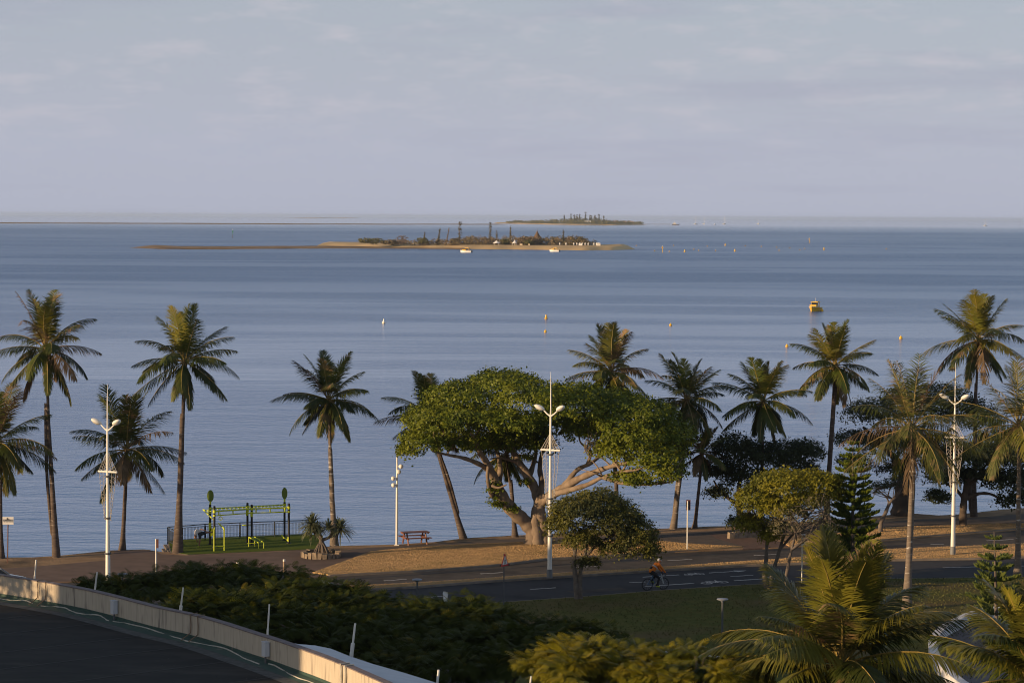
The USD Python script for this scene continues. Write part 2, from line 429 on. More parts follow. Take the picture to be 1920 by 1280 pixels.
def tufts(poly, n, z, h0, h1, w, seed):
    rng = np.random.default_rng(seed)
    x0, y0, x1, y1 = poly.bounds
    P = np.empty((0, 2))
    while len(P) < n:
        Q = np.c_[rng.uniform(x0, x1, 3 * n), rng.uniform(y0, y1, 3 * n)]
        P = np.vstack([P, Q[shapely.contains_xy(poly, Q[:, 0], Q[:, 1])]])
    P = P[:n]
    k = len(P); a = rng.uniform(0, 2 * PI, k); h = rng.uniform(h0, h1, k); ww = w * rng.uniform(0.6, 1.4, k)
    d = np.c_[np.cos(a), np.sin(a)]; l = rng.normal(0, 0.4, (k, 2)) * h[:, None]
    A = np.c_[P - d * ww[:, None], np.full(k, z)]; B = np.c_[P + d * ww[:, None], np.full(k, z)]
    C = np.c_[P + l + d * ww[:, None] * .6, z + h]; D = np.c_[P + l - d * ww[:, None] * .6, z + h * .85]
    V = np.stack([A, B, C, D], 1).reshape(-1, 3); i = np.arange(k) * 4
    mm = MB(); mm.add(V, np.stack([i, i + 1, i + 2, i + 3], 1)); return mm


view = Polygon([(0, 0), (0, 0)] + [(-0.235 * 190, 190), (0.235 * 190, 190)])
obj('dry_grass_tufts', tufts(grass_a.union(grass_b.intersection(view)).buffer(-0.1), 70000, 0.13, 0.008, 0.04, 0.022, 1), 'dry_blade', kind='stuff', label='short dry straw coloured grass on the roadside verge', cat='grass')
obj('median_grass_tufts', tufts(med_in.intersection(view), 38000, 0.125, 0.008, 0.04, 0.022, 2), 'dry_blade', kind='stuff', label='short dry grass on the median strip between the two roads', cat='grass')
obj('lawn_grass_tufts', tufts(lawn.buffer(-0.3).intersection(view).intersection(Polygon([(-60, 85), (60, 85), (60, 200), (-60, 200)])), 40000, 0.10, 0.03, 0.10, 0.03, 3), 'lawn_blade', kind='stuff', label='short green lawn grass between the near road and the trees', cat='grass')
# ================================================================ islands, boats and buoys
mat('sand', (0.60, 0.43, 0.22), 0.95, (0.50, 0.35, 0.18), scale=0.05, space='world', spec=0.1)
mat('reef', (0.22, 0.145, 0.08), 0.95, (0.33, 0.225, 0.13), scale=0.08, space='world', spec=0.1, col3=(0.10, 0.07, 0.045), scale3=0.03)
mat('scrub', (0.18, 0.145, 0.075), 0.9, (0.27, 0.20, 0.125), scale=0.12, space='world', spec=0.1, col3=(0.12, 0.115, 0.05), scale3=0.05)
mat('scrub_green', (0.12, 0.12, 0.045), 0.9, (0.18, 0.16, 0.065), scale=0.15, space='world', spec=0.1)
mat('bare_twig', (0.22, 0.17, 0.13), 0.9, (0.14, 0.105, 0.08), scale=0.3, space='world', spec=0.1)
mat('far_pine', (0.085, 0.085, 0.045), 0.9, (0.15, 0.13, 0.08), scale=0.3, space='world', spec=0.1)
mat('thatch', (0.16, 0.11, 0.075), 0.95, (0.11, 0.075, 0.05), scale=1.0, spec=0.05)
mat('white_paint', (0.72, 0.69, 0.62), 0.5, (0.62, 0.58, 0.52), scale=2.0)
mat('yellow_paint', (0.72, 0.42, 0.03), 0.4, (0.60, 0.34, 0.03), scale=3.0)
mat('cream_paint', (0.66, 0.55, 0.38), 0.5)
mat('dark_glass', (0.02, 0.025, 0.03), 0.08)
mat('black_rubber', (0.018, 0.018, 0.02), 0.6)
mat('green_paint', (0.03, 0.22, 0.11), 0.5)
mat('pink_roof', (0.42, 0.25, 0.19), 0.8)
mat('jetty_wood', (0.12, 0.10, 0.085), 0.9)
mat('boat_white', (0.78, 0.76, 0.72), 0.35)


def leafcloud(centers, radii, n_clump, n_leaf, clump_r, leaf, seed, zbias=-0.35, inner=0.25, flat=0.7, aspect=0.55, upn=0.35, hull=0.78):
    """Leaves in clumps over and inside the given ellipsoids; returns (vertices, faces)."""
    rng = np.random.default_rng(seed)
    C, R = np.asarray(centers, float), np.asarray(radii, float)
    area = (R[:, 0] * R[:, 1] + R[:, 0] * R[:, 2] + R[:, 1] * R[:, 2]); pick = rng.choice(len(C), n_clump * 3, p=area / area.sum())
    d = rng.normal(size=(n_clump * 3, 3)); d /= np.linalg.norm(d, axis=1, keepdims=True)
    lowd = d[:, 2] < zbias; d[lowd, 2] *= -0.6
    d /= np.linalg.norm(d, axis=1, keepdims=True)
    rad = np.where(rng.random(n_clump * 3) < inner, rng.uniform(0.35, 0.85, n_clump * 3), rng.normal(0.96, 0.085, n_clump * 3))
    P = C[pick] + R[pick] * d * rad[:, None]
    q = np.linalg.norm((P[:, None, :] - C[None]) / R[None], axis=2)
    q[np.arange(len(P)), pick] = 9
    keep = (q.min(axis=1) > hull) | (rng.random(len(P)) < 0.12)
    P, d = P[keep][:n_clump], d[keep][:n_clump]
    k = len(P)
    size = rng.uniform(0.55, 1.35, k)
    L = np.repeat(P, n_leaf, 0) + rng.normal(0, 1, (k * n_leaf, 3)) * np.array([1, 1, flat]) * (clump_r * np.repeat(size, n_leaf))[:, None] * 0.6
    nrm = np.repeat(d, n_leaf, 0) * 0.75 + np.array([0, 0, upn]) + rng.normal(0, 0.55, (k * n_leaf, 3))
    nrm /= np.linalg.norm(nrm, axis=1, keepdims=True)
    a = rng.normal(size=nrm.shape); a -= nrm * (a * nrm).sum(1, keepdims=True); a /= np.linalg.norm(a, axis=1, keepdims=True)
    b = np.cross(nrm, a)
    s = leaf * rng.uniform(0.6, 1.3, len(L))[:, None]
    V = np.stack([L - a * s * 0.5, L + b * s * aspect * 0.5 - nrm * s * 0.06, L + a * s * 0.5 - nrm * s * 0.16, L - b * s * aspect * 0.5 - nrm * s * 0.06], 1).reshape(-1, 3)
    i = np.arange(len(L)) * 4
    return V, np.stack([i, i + 1, i + 2, i + 3], 1)


def shore_mound(name, px_near, depth1, h1, depth2, mat_, label=None, cat=None, h0=0.0):
    near = np.array([gp(x, y, SEA)[:2] for x, y in px_near])
    k = len(near)
    rng = np.random.default_rng(len(px_near))
    e = np.ones(k); e[0] = e[-1] = 0.12
    rows = [np.c_[near, np.full(k, SEA - 0.3)],
            np.c_[near[:, 0], near[:, 1] + 4 * e, np.full(k, SEA + 0.12)],
            np.c_[near[:, 0], near[:, 1] + depth1 * 0.5 * e, SEA + h1 * 0.62 * e],
            np.c_[near[:, 0], near[:, 1] + depth1 * e, SEA + h1 * e],
            np.c_[near[:, 0], near[:, 1] + (depth1 + depth2) * e, SEA + h1 * 1.05 * e],
            np.c_[near[:, 0], near[:, 1] + (depth1 * 1.4 + depth2) * e, np.full(k, SEA - 0.4)]]
    V = np.vstack(rows); i = np.arange(k - 1)
    F = np.vstack([np.stack([j * k + i, j * k + i + 1, (j + 1) * k + i + 1, (j + 1) * k + i], 1) for j in range(5)])
    mm = MB(); mm.add(V, F)
    return obj(name, mm, mat_, kind='structure', smooth=True)


def curve_px(pts, n):
    xs = np.linspace(pts[0][0], pts[-1][0], n)
    return list(zip(xs, np.interp(xs, [p[0] for p in pts], [p[1] for p in pts]) + 0.10 * np.sin(xs * 0.11) + 0.12 * np.sin(xs * 0.037)))


# near islet: brown reef flat on the left, sand beach on the right
shore_mound('reef_flat', curve_px([(244, 464.6), (300, 467.4), (420, 467.6), (560, 466.3), (700, 466.0), (800, 466.8), (880, 468)], 90), 45, 0.85, 50, 'reef')
shore_mound('island_beach', curve_px([(590, 463.2), (690, 464.6), (790, 466.0), (950, 467.8), (1100, 469.6), (1150, 469.3), (1190, 467.6)], 60), 28, 2.7, 70, 'sand')
shore_mound('far_island_beach', curve_px([(925, 418.6), (1000, 420.4), (1080, 422.0), (1150, 422.6), (1212, 421.6)], 40), 90, 2.6, 260, 'sand')
shore_mound('sandbar', curve_px([(-120, 418.6), (100, 419.2), (400, 420.4), (700, 421.2), (950, 421.4)], 60), 260, 0.9, 200, 'reef')
shore_mound('far_sandbar', curve_px([(530, 409.2), (590, 409.4), (650, 409.3)], 12), 900, 2.0, 900, 'sand')


def isl(px, py, back=0.0):
    """A point on the near islet's top, at the beach's back."""
    p = gp(px, 466.5 + (px - 700) * 0.006, SEA)
    return np.array([p[0] * (1 + (36 + back) / p[1]), p[1] + 36 + back, SEA + 2.7])


Z1 = isl(900, 0)[1] / FPX                      # metres per pixel on the islet


def bush(name, label, cat, px, w_px, h_px, seed, mat_='scrub', back=8.0, n=60, group=None, trunk=False, leaf=0.75):
    b = isl(px, 0, back)
    w, h = w_px * Z1 / 2, h_px * Z1
    rng = np.random.default_rng(seed)
    t = thing(name, label, cat, b, group=group)
    cs = [(rng.uniform(-.6, .6) * w, rng.uniform(-2, 2), h * rng.uniform(.42, .62)) for _ in range(4)] + [(0, 0, h * .55)]
    rs = [(w * rng.uniform(.35, .6), 2.6, h * rng.uniform(.28, .42)) for _ in range(4)] + [(w * .7, 3.0, h * .42)]
    obj('crown', leafcloud(cs, rs, int(n * 1.5), 14, 0.7, leaf, seed, zbias=-1), mat_, t)
    mm = MB()
    for k in range(3):
        mm.tube([(rng.uniform(-.3, .3) * w, 0, -.3), (rng.uniform(-.5, .5) * w, 0, h * .6)], [.18, .06], 5)
    obj('trunk', mm, 'bare_twig', t)
    return t


bush('island_bush', 'rounded dark green bush at the left end of the island scrub', 'bush', 700, 56, 11.5, 11, 'scrub_green', n=130)
bush('island_bush', 'low brownish bush touching the dark green island bush', 'bush', 727, 30, 8, 12, n=60)
bush('island_tree', 'thin feathery grey tree on the left half of the near island', 'tree', 752, 26, 17, 13, 'bare_twig', n=40, leaf=0.6)
bush('island_tree', 'flat topped dark tree left of the leaning bare trunks on the island', 'tree', 790, 26, 13, 14, 'scrub_green', n=60)
bush('island_bush', 'rounded olive bush at the foot of the tallest island pine', 'bush', 852, 18, 12, 15, n=60)
bush('island_tree', 'broad brown tree right of the thatched roof on the island', 'tree', 1078, 46, 18, 16, n=150)
bush('island_tree', 'brown tree standing between the white tents and the thatched roof', 'tree', 986, 34, 16, 17, n=110)
bush('island_bush', 'green bush between the two groups of white island tents', 'bush', 948, 18, 12, 18, 'scrub_green', n=60)
bush('island_bush', 'yellow green bush left below the thatched roof', 'bush', 990, 20, 10, 19, 'scrub_green', back=-1, n=60)
# scrub that runs on between them
rng = np.random.default_rng(5)
xs = np.r_[rng.uniform(735, 1112, 150), rng.uniform(860, 1105, 110)]
cs, rs = [], []
for x in xs:
    h = (10.5 if x < 870 else 15.5) * Z1 * rng.uniform(.55, 1.1)
    if x > 1095: h *= 0.6
    p = isl(x, 0, rng.uniform(4, 40)); cs.append(p + [0, 0, h * .4]); rs.append((rng.uniform(2, 4.5), 3, h * .6))
obj('island_scrub', leafcloud(cs, rs, 3200, 12, 0.8, 0.75, 6, zbias=-1), 'scrub', kind='stuff', label='low brown and olive scrub covering the near sandy island', cat='scrub')


def column_pine(label, px, top_py, base_py, w_px, seed, lean=0.0, taper=0.75, group=None, dens=1.0, mat_='far_pine', place=isl, zz=None, back=14):
    b = place(px, 0, back); zz = zz or b[1] / FPX
    H = (base_py - top_py) * zz + 1.0
    rng = np.random.default_rng(seed)
    t = thing('column_pine', label, 'pine', b, group=group)
    mm = MB(); mm.tube([(0, 0, -.4), (lean * H * .5, 0, H * .5), (lean * H, 0, H)], [.45, .3, .08], 6); obj('trunk', mm, 'bare_twig', t)
    n = int(40 * dens); z = np.linspace(.12, 1.0, n) * H
    w = w_px * zz / 2
    cs = [(lean * q + rng.normal(0, .12) * w, rng.normal(0, .12) * w, q) for q in z]
    rs = [(w * rng.uniform(.55, 1.1) * (1 - (1 - taper) * q / H), w * rng.uniform(.5, 1.0) * (1 - (1 - taper) * q / H), H / n * 1.1) for q in z]
    obj('crown', leafcloud(cs, rs, int(120 * dens), 6, .45 * zz / .37, .62 * zz / .37, seed, hull=.4), mat_, t)


column_pine('tall bushy columnar pine, left of the two tallest on the near island', 862, 420, 460, 7.5, 31)
column_pine('tall columnar pine just left of the white tents on the near island', 919, 422, 461, 6.5, 32)
column_pine('slim dark pine behind the white island tents', 957, 427, 460, 3.0, 33, taper=.3)
column_pine('leaning pointed bare pine on the left half of the near island', 821, 433, 460, 2.6, 34, lean=.13, taper=.3)
column_pine('thin pale leaning dead trunk left of the tallest island pine', 836, 433, 460, 1.1, 35, lean=.2, taper=.4, dens=.4, mat_='bare_twig')
column_pine('short slim pine sticking out of the scrub right of the thatched roof', 1056, 434, 460, 3.4, 36, taper=.4)
column_pine('short spindly pine between the two tallest pines and tents', 931.5, 437, 460, 1.8, 37, taper=.4, dens=.5)
column_pine('small dark pine above the flat topped island tree', 796, 440, 460, 2.6, 38, taper=.4, dens=.6)

# thatched hut
b = isl(1007, 0, 18)
t = thing('thatched_hut', 'round island hut with tall conical brown thatched roof', 'hut', b)
mm = MB(); mm.lathe([(0.02, 10.6), (.35, 9.6), (1.4, 7.6), (3.0, 5.0), (5.2, 2.4), (5.0, 2.2), (0.1, 2.6)], n=20); obj('roof', mm, 'thatch', t)
mm = MB(); mm.lathe([(3.9, -.3), (3.9, 2.9)], n=20); obj('wall', mm, 'jetty_wood', t)
mm = MB(); mm.tube([(0, 0, 10.3), (0, 0, 12.2)], [.14, .05], 6); obj('finial', mm, 'jetty_wood', t)
# marquee tents
for i, (px, w, h, bk, lab) in enumerate([(931, 13, 9, 2, 'white pointed tent beside the second tall pine on the island'), (937, 6, 10, 12, 'small white tent peak right behind the larger pointed tent'), (965, 9, 10, 2, 'white pointed tent with flared skirt in front of the slim pine'), (960, 6, 15, 16, 'pale tent peak highest in the scrub behind the slim pine')]):
    b = isl(px, 0, bk); w *= Z1; h *= Z1
    t = thing('tent', lab, 'tent', b, rz=.3 * i)
    mm = MB()
    s = 4
    mm.lathe([(.06, h), (w * .08, h * .86), (w * .22, h * .66), (w * .5, h * .45), (w * .52, h * .38)], n=8); obj('roof', mm, 'boat_white', t)
    mm = MB()
    for k in range(4):
        a = k * PI / 2 + PI / 4; mm.tube([(w * .45 * math.cos(a), w * .45 * math.sin(a), -.2), (w * .45 * math.cos(a), w * .45 * math.sin(a), h * .44)], .12, 6)
    obj('pole', mm, 'white_paint', t)
# closed white parasols and posts along the beach
first = None
ORD = ['leftmost', 'second', 'third', 'fourth', 'fifth', 'sixth', 'seventh', 'eighth', 'ninth', 'tenth', 'eleventh', 'twelfth', 'thirteenth', 'fourteenth', 'fifteenth', 'rightmost']
for oi, q in enumerate((1388, 1465, 1563, 1600, 1632, 1665, 1702, 1740, 1812, 1842)):
    plab = f'{ORD[oi] if oi < 9 else "rightmost"} closed white parasol from the left on the near island beach'
    px = 840 + q / 6.62
    loc = isl(px, 0, -4)
    if first is None:
        first = thing('beach_parasol', plab, 'parasol', loc, group='closed parasols along the island beach')
        mm = MB(); mm.lathe([(.30, 0.5), (.42, .8), (.34, 1.4), (.14, 2.1), (.02, 2.25)], n=8); obj('canopy', mm, 'boat_white', first)
        mm = MB(); mm.tube([(0, 0, -.3), (0, 0, .8)], .06, 6); obj('pole', mm, 'white_paint', first)
    else:
        dup(first, loc, label=plab)
for i, (px, w, h, mt, lab) in enumerate([(977, 5, 4, 'cream_paint', 'small cream beach hut left of centre on the island sand'), (992, 3, 5, 'cream_paint', 'narrow cream beach hut below the yellow green bush'), (1088, 6, 5, 'boat_white', 'white rounded beach shelter among the closed parasols'), (1122, 7, 6, 'white_paint', 'pale beach kiosk at the right end of the parasols')]):
    b = isl(px, 0, -3); w *= Z1; h *= Z1
    t = thing('beach_hut', lab, 'hut', b)
    mm = MB(); mm.box((0, 0, h * .35), (w, w, h * .8)); obj('wall', mm, mt, t)
    mm = MB(); mm.lathe([(w * .85, h * .72), (w * .1, h)], n=4, R=rotz(PI / 4)); obj('roof', mm, 'thatch' if i < 2 else 'boat_white', t)

# far island
def far(px, py=0, back=0.0):
    p = gp(px, np.interp(px, [925, 1000, 1080, 1150, 1212], [418.6, 420.4, 422.0, 422.6, 421.6]), SEA)
    s = 1 + (100 + back) / p[1]
    return np.array([p[0] * s, p[1] * s, SEA + 2.6])


Z2 = far(1080)[1] / FPX
rng = np.random.default_rng(8)
cs, rs = [], []
top = lambda x: np.interp(x, [950, 965, 1000, 1030, 1050, 1085, 1120, 1150, 1175, 1195, 1208], [3, 6, 7, 8.5, 11.5, 12.5, 12, 9.0, 7.5, 6.5, 2.5]) * Z2
for k in range(330):
    x = rng.uniform(951, 1206); bk = rng.uniform(0, 240); h = top(x) * (0.45 + 0.55 * bk / 240) * rng.uniform(.75, 1.05)
    cs.append(far(x, 0, bk) + [0, 0, h * .5]); rs.append((rng.uniform(4, 8), 7, h * .5))
obj('far_island_trees', leafcloud(cs, rs, 4200, 9, 2.2, 2.1, 9, zbias=-1), 'scrub_green', kind='stuff', label='dense low green wood covering the far island on the horizon', cat='wood')
lab = ['first', 'second', 'third', 'fourth', 'fifth', 'tallest and sixth', 'seventh', 'eighth', 'ninth', 'tenth', 'last']
for i, (q, y) in enumerate(zip((665, 738, 772, 801, 828, 890, 937, 953, 990, 1033, 1084), (52, 42, 50, 48, 40, 20, 52, 52, 50, 42, 62))):
    column_pine(f'{lab[i]} dark pine from the left above the wood on the far island', 940 + q / 5.647, 396 + y / 5.647, 420.5, 2.4, 50 + i, taper=.3, dens=.6, place=far, zz=Z2, back=150)
for i, (x, y, w, h, mt, lab_) in enumerate([(1097.5, 414, 3, 3.4, 'boat_white', 'leftmost of three white houses in the wood of the far island'), (1101.6, 413.6, 3.8, 4, 'boat_white', 'middle and largest white house in the wood of the far island'), (1106.4, 413.8, 2.4, 3.6, 'boat_white', 'rightmost of three white houses in the wood of the far island'), (1153, 415, 9, 6, 'pink_roof', 'pinkish long house left on the right shoulder of the far island'), (1170, 415.5, 10, 5.4, 'pink_roof', 'pinkish long house in the middle of the right shoulder of the far island'), (1184, 416, 8, 5.4, 'pink_roof', 'pinkish house nearest the right tip of the far island')]):
    b = far(x, 0, 160 if i > 2 else 40)
    b[2] += 0 if i > 2 else 4
    t = thing('island_house', lab_, 'house', b)
    w *= Z2; h *= Z2
    mm = MB(); mm.box((0, 0, h * .38), (w, 8, h * .76)); obj('wall', mm, 'cream_paint' if i > 2 else 'boat_white', t)
    mm = MB(); mm.add([(-w * .55, -5, h * .74), (w * .55, -5, h * .74), (w * .5, 0, h), (-w * .5, 0, h), (-w * .55, 5, h * .74), (w * .55, 5, h * .74)], [[0, 1, 2, 3], [3, 2, 5, 4]]); obj('roof', mm, mt, t)
# jetty with a hut at its end
a, b = gp(1204, 421.2, SEA), gp(1262, 421.6, SEA)
t = thing('jetty', 'long thin jetty on piles running out from the far island', 'jetty', a)
d = b - a; d[2] = 0; L = np.linalg.norm(d); rz = math.atan2(d[1], d[0])
mm = MB(); mm.box(d / 2 + [0, 0, 2.2], (L, 4, .5), rz); obj('deck', mm, 'jetty_wood', t)
for k in range(14):
    mm = MB(); p = d * (k + .5) / 14; mm.tube([p + [0, 0, -1], p + [0, 0, 2.1]], .6, 6); obj('pile', mm, 'jetty_wood', t)
b = gp(1266, 421.8, SEA)
t = thing('jetty_ferry', 'small ferry with white mast at the end of the long jetty', 'ferry', b)
mm = MB(); mm.add([(-9, -3, -.5), (8, -3, -.5), (11, 0, -.3), (8, 3, -.5), (-9, 3, -.5), (-10, -3.4, 2.4), (9, -3.4, 2.4), (13, 0, 2.8), (9, 3.4, 2.4), (-10, 3.4, 2.4)], [[0, 1, 6, 5], [1, 2, 7, 6], [2, 3, 8, 7], [3, 4, 9, 8], [4, 0, 5, 9], [5, 6, 8, 9]]); obj('hull', mm, 'jetty_wood', t)
mm = MB(); mm.box((-2, 0, 4), (9, 5, 3.4)); obj('cabin', mm, 'white_paint', t)
mm = MB(); mm.tube([(-2, 0, 5.5), (-2, 0, 11)], .4, 6); obj('mast', mm, 'white_paint', t)


# ---------------------------------------------------------------- sailing catamarans far out
def hull_mesh(L, W, D, n=9, flare=1.15):
    """A boat's hull along x, bow at +x, waterline at 0."""
    mm = MB(); V = []
    for i in range(n):
        u = i / (n - 1); w = W / 2 * (1 - max(0, (u - .45) / .55) ** 2.2) * (0.88 + .12 * min(1, u / .3)); zt = D * (1 + .28 * u * u)
        w = max(w, .015)
        x = (u - .5) * L
        for s in (-1, 1):
            V += [(x, s * w * .05, -D * .35 * (1 - .6 * u)), (x, s * w * .8, 0.0), (x + .04 * L * u * u, s * w * flare, zt), (x + .04 * L * u * u, 0, zt + .02)]
    F = []
    for i in range(n - 1):
        for s in (0, 4):
            for j in range(3):
                a = i * 8 + s + j
                F.append((a, a + 8, a + 9, a + 1) if s else (a, a + 1, a + 9, a + 8))
    mm.add(V, F)
    for s in (0, 4):
        mm.add([V[s], V[s + 1], V[s + 2], V[s + 3]], [[0, 1, 2], [0, 2, 3]])
    return mm


def catamaran(label, px, py_water, top_py, rz, group=None):
    b = gp(px, py_water, SEA); z = b[1] / FPX; H = (py_water - top_py) * z
    t = thing('catamaran', label, 'sailboat', b, rz=rz)
    for s in (-1, 1):
        mm = hull_mesh(11.5, 1.5, 1.3); v, f = mm.arr(); v[:, 1] += s * 2.7
        obj('hull', (v, f), 'boat_white', t)
    mm = MB(); mm.box((-.8, 0, 1.25), (6, 5.2, .4)); mm.box((-.6, 0, 2.0), (4.4, 4.2, 1.1)); mm.box((-.8, 0, 2.7), (5.0, 4.4, .2)); obj('cabin', mm, 'boat_white', t)
    mm = MB(); mm.box((-.6, 0, 2.05), (4.5, 4.3, .4)); obj('window', mm, 'dark_glass', t)
    mm = MB(); mm.tube([(.8, 0, 1.5), (.8, 0, H)], [.22, .12], 8); obj('mast', mm, 'boat_white', t)
    mm = MB(); mm.tube([(.8, 0, 3.2), (-4.6, 0, 3.4)], .26, 6); obj('boom', mm, 'boat_white', t)
    mm = MB(); mm.tube([(.8, 0, H * .95), (5.6, 0, 1.5)], .06, 4); mm.tube([(.8, 0, H * .95), (-1.2, 2.7, 1.4)], .06, 4); mm.tube([(.8, 0, H * .95), (-1.2, -2.7, 1.4)], .06, 4); obj('rigging', mm, 'boat_white', t)


catamaran('leftmost white sailing catamaran right of the jetty', 1304.5, 420.6, 405, .4)
catamaran('second white sailing catamaran from the jetty, mast close beside the first', 1320, 420.2, 406.5, 1.3)
catamaran('white sailboat with the tallest mast, third from the jetty', 1358, 420.4, 404, .3)
catamaran('small pale sailboat farthest on the open horizon right of the tallest mast', 1422, 420.2, 412, 1.1)
catamaran('white sailing catamaran alone on the sea near the right edge', 1847.5, 423.6, 410.5, .35)
b = gp(1340.5, 421.2, SEA)
t = thing('motor_boat', 'small white motor boat anchored between the sailboats', 'boat', b, rz=.5)
obj('hull', hull_mesh(7, 2.4, 1.2), 'boat_white', t)
mm = MB(); mm.box((.2, 0, 2.1), (2.6, 1.8, 1.5)); obj('cabin', mm, 'boat_white', t)


# ---------------------------------------------------------------- yellow cabin boats
def taxi_boat(label, px, py_water, rz, s=1.0, hullmat='boat_white', canopy='yellow_paint'):
    b = gp(px, py_water, SEA)
    t = thing('cabin_boat', label, 'boat', b, rz=rz, scale=(s, s, s))
    obj('hull', hull_mesh(5.6, 2.2, .82), hullmat, t)
    mm = MB(); mm.box((.95, 0, 1.28), (1.9, 1.5, .5)); obj('foredeck', mm, canopy, t)
    for sx, sy in ((.35, .72), (.35, -.72), (-1.3, .72), (-1.3, -.72)):
        mm = MB(); mm.tube([(sx, sy, .8), (sx - .1, sy, 2.02)], .06, 6); obj('post', mm, canopy, t)
    mm = MB(); mm.box((-.5, 0, 2.08), (2.3, 1.75, .12)); mm.box((-.5, 0, 2.18), (1.6, 1.2, .1)); obj('roof', mm, canopy, t)
    mm = MB(); mm.box((.40, 0, 1.68), (.05, 1.36, .60)); obj('windscreen', mm, 'dark_glass', t)
    mm = MB(); mm.tube([(-.5, 0, 2.2), (-.5, 0, 3.0)], .03, 5); obj('antenna', mm, 'white_paint', t)
    mm = MB(); mm.box((-2.95, 0, .55), (.5, .45, 1.1)); obj('engine', mm, 'black_rubber', t)
    mm = MB()
    for sy in (-1, 1):
        mm.tube([(-2.3, sy * 1.16, .86), (0.2, sy * 1.22, .93), (1.6, sy * .98, 1.02), (2.6, sy * .42, 1.12), (2.95, 0, 1.16)], .07, 6)
    obj('fender_rail', mm, 'cream_paint', t)
    return t


taxi_boat('bright yellow cabin boat moored bow on in open water', 1528, 583.2, -PI / 2 - .38, 1.08, 'yellow_paint')
taxi_boat('white boat with yellow canopy off the island beach, left of the two', 874, 473.4, PI - .35, 1.3)
taxi_boat('white boat with yellow canopy off the island beach below the thatched hut', 1040, 471.8, PI - .4, 1.2)


# ---------------------------------------------------------------- buoys
def buoy(label, px, py_water, kind, s=1.0, name='buoy', group=None):
    b = gp(px, py_water, SEA)
    t = thing(name, label, 'buoy', b, group=group, scale=(s, s, s))
    mm = MB()
    if kind == 'cone':
        mm.lathe([(.02, -.3), (.36, -.2), (.42, .12), (.36, .3), (.24, .45), (.10, 1.05), (.06, 1.12), (.01, 1.14)], n=14); obj('body', mm, 'boat_white', t)
        mm = MB(); mm.lathe([(.43, -.1), (.43, .10), (.40, .2)], n=14); obj('band', mm, 'cream_paint', t)
    elif kind == 'can':
        mm.lathe([(.02, -.3), (.44, -.2), (.46, .22), (.30, .3), (.28, 1.0), (.2, 1.08), (.01, 1.1)], n=14); obj('body', mm, 'yellow_paint', t)
        mm = MB(); mm.lathe([(.31, .62), (.31, .74)], n=14); obj('band', mm, 'cream_paint', t)
    else:
        mm.lathe([(.02, -.3), (.28, -.2), (.36, .05), (.32, .3), (.14, .52), (.05, .62), (.01, .64)], n=12); obj('body', mm, 'yellow_paint', t)
        mm = MB(); mm.tube([(0, 0, .6), (0, 0, .72)], .05, 6); obj('ring', mm, 'cream_paint', t)
    return t


buoy('white cone shaped buoy floating left of the yellow can buoy', 719.5, 606, 'cone', .9)
buoy('largest yellow can buoy floating above the big spreading tree', 1024, 597.4, 'can', .82)
buoy('small yellow buoy just below the yellow can buoy', 1022.5, 622.5, 'ball', .8)
buoy('small yellow buoy between the can buoy and the moored yellow boat', 1257.3, 610.5, 'ball', .85)
buoy('small yellow buoy left of the palm nearest the yellow boat', 1475.5, 650, 'ball', .8)
buoy('small yellow buoy right of the moored yellow boat, near the right palms', 1689, 635, 'ball', .95)
buoy('round orange yellow mooring buoy beside the moored yellow boat', 1541.3, 583.6, 'ball', 1.1)
for px, py, s, lab_ in ((1284, 472.5, 2.2, 'yellow can buoy nearest the yellow beacon pole off the island tip'), (1360, 460.5, 2.2, 'yellow can buoy farthest out among the tiny mooring buoys'), (1378, 471.5, 2.2, 'yellow can buoy in the middle of the tiny mooring buoys'), (1545, 468.5, 2.4, 'yellow can buoy alone below the distant yellow pole')):
    buoy(lab_, px, py, 'can', s * .68)
first = None
for oi, (x, y) in enumerate(sorted(((35, 187), (127, 213), (200, 216), (222, 186), (323, 205), (347, 211), (390, 190), (432, 212), (580, 188), (660, 191), (737, 195), (749, 211), (803, 198), (853, 208), (877, 202), (1285, 203)))):
    blab = f'{ORD[oi]} tiny pale mooring buoy from the left in the field right of the near island'
    px, py = 1180 + x / 2.667, 391 + y / 2.667
    if first is None:
        first = buoy(blab, px, py, 'ball', 1.15, 'mooring_buoy', 'tiny mooring buoys right of the island')
    else:
        dup(first, gp(px, py, SEA), label=blab, scale=(1.15, 1.15, 1.15))


def beacon(label, px, py_water, top_py, mt):
    b = gp(px, py_water, SEA); H = (py_water - top_py) * b[1] / FPX
    t = thing('channel_beacon', label, 'beacon', b)
    mm = MB(); mm.tube([(0, 0, -.5), (0, 0, H * .45)], .22, 8); obj('pile', mm, 'jetty_wood' if mt != 'yellow_paint' else mt, t)
    mm = MB(); mm.tube([(0, 0, H * .45), (0, 0, H * .85)], .18, 8); obj('pole', mm, mt, t)
    mm = MB(); mm.box((0, 0, H * .72), (.9, .9, H * .22)); obj('topmark', mm, mt if mt == 'yellow_paint' else 'green_paint', t)
    mm = MB(); mm.tube([(0, 0, H * .82), (0, 0, H)], .14, 6); obj('lantern', mm, 'white_paint', t)


beacon('green topped channel beacon standing in the sea left of the island', 436.5, 446.5, 429.5, 'green_paint')
beacon('yellow beacon pole off the right tip of the near island', 1242, 473.5, 460.5, 'yellow_paint')
beacon('yellow beacon pole alone in the sea among the far buoys', 1517.3, 456, 445.5, 'yellow_paint')
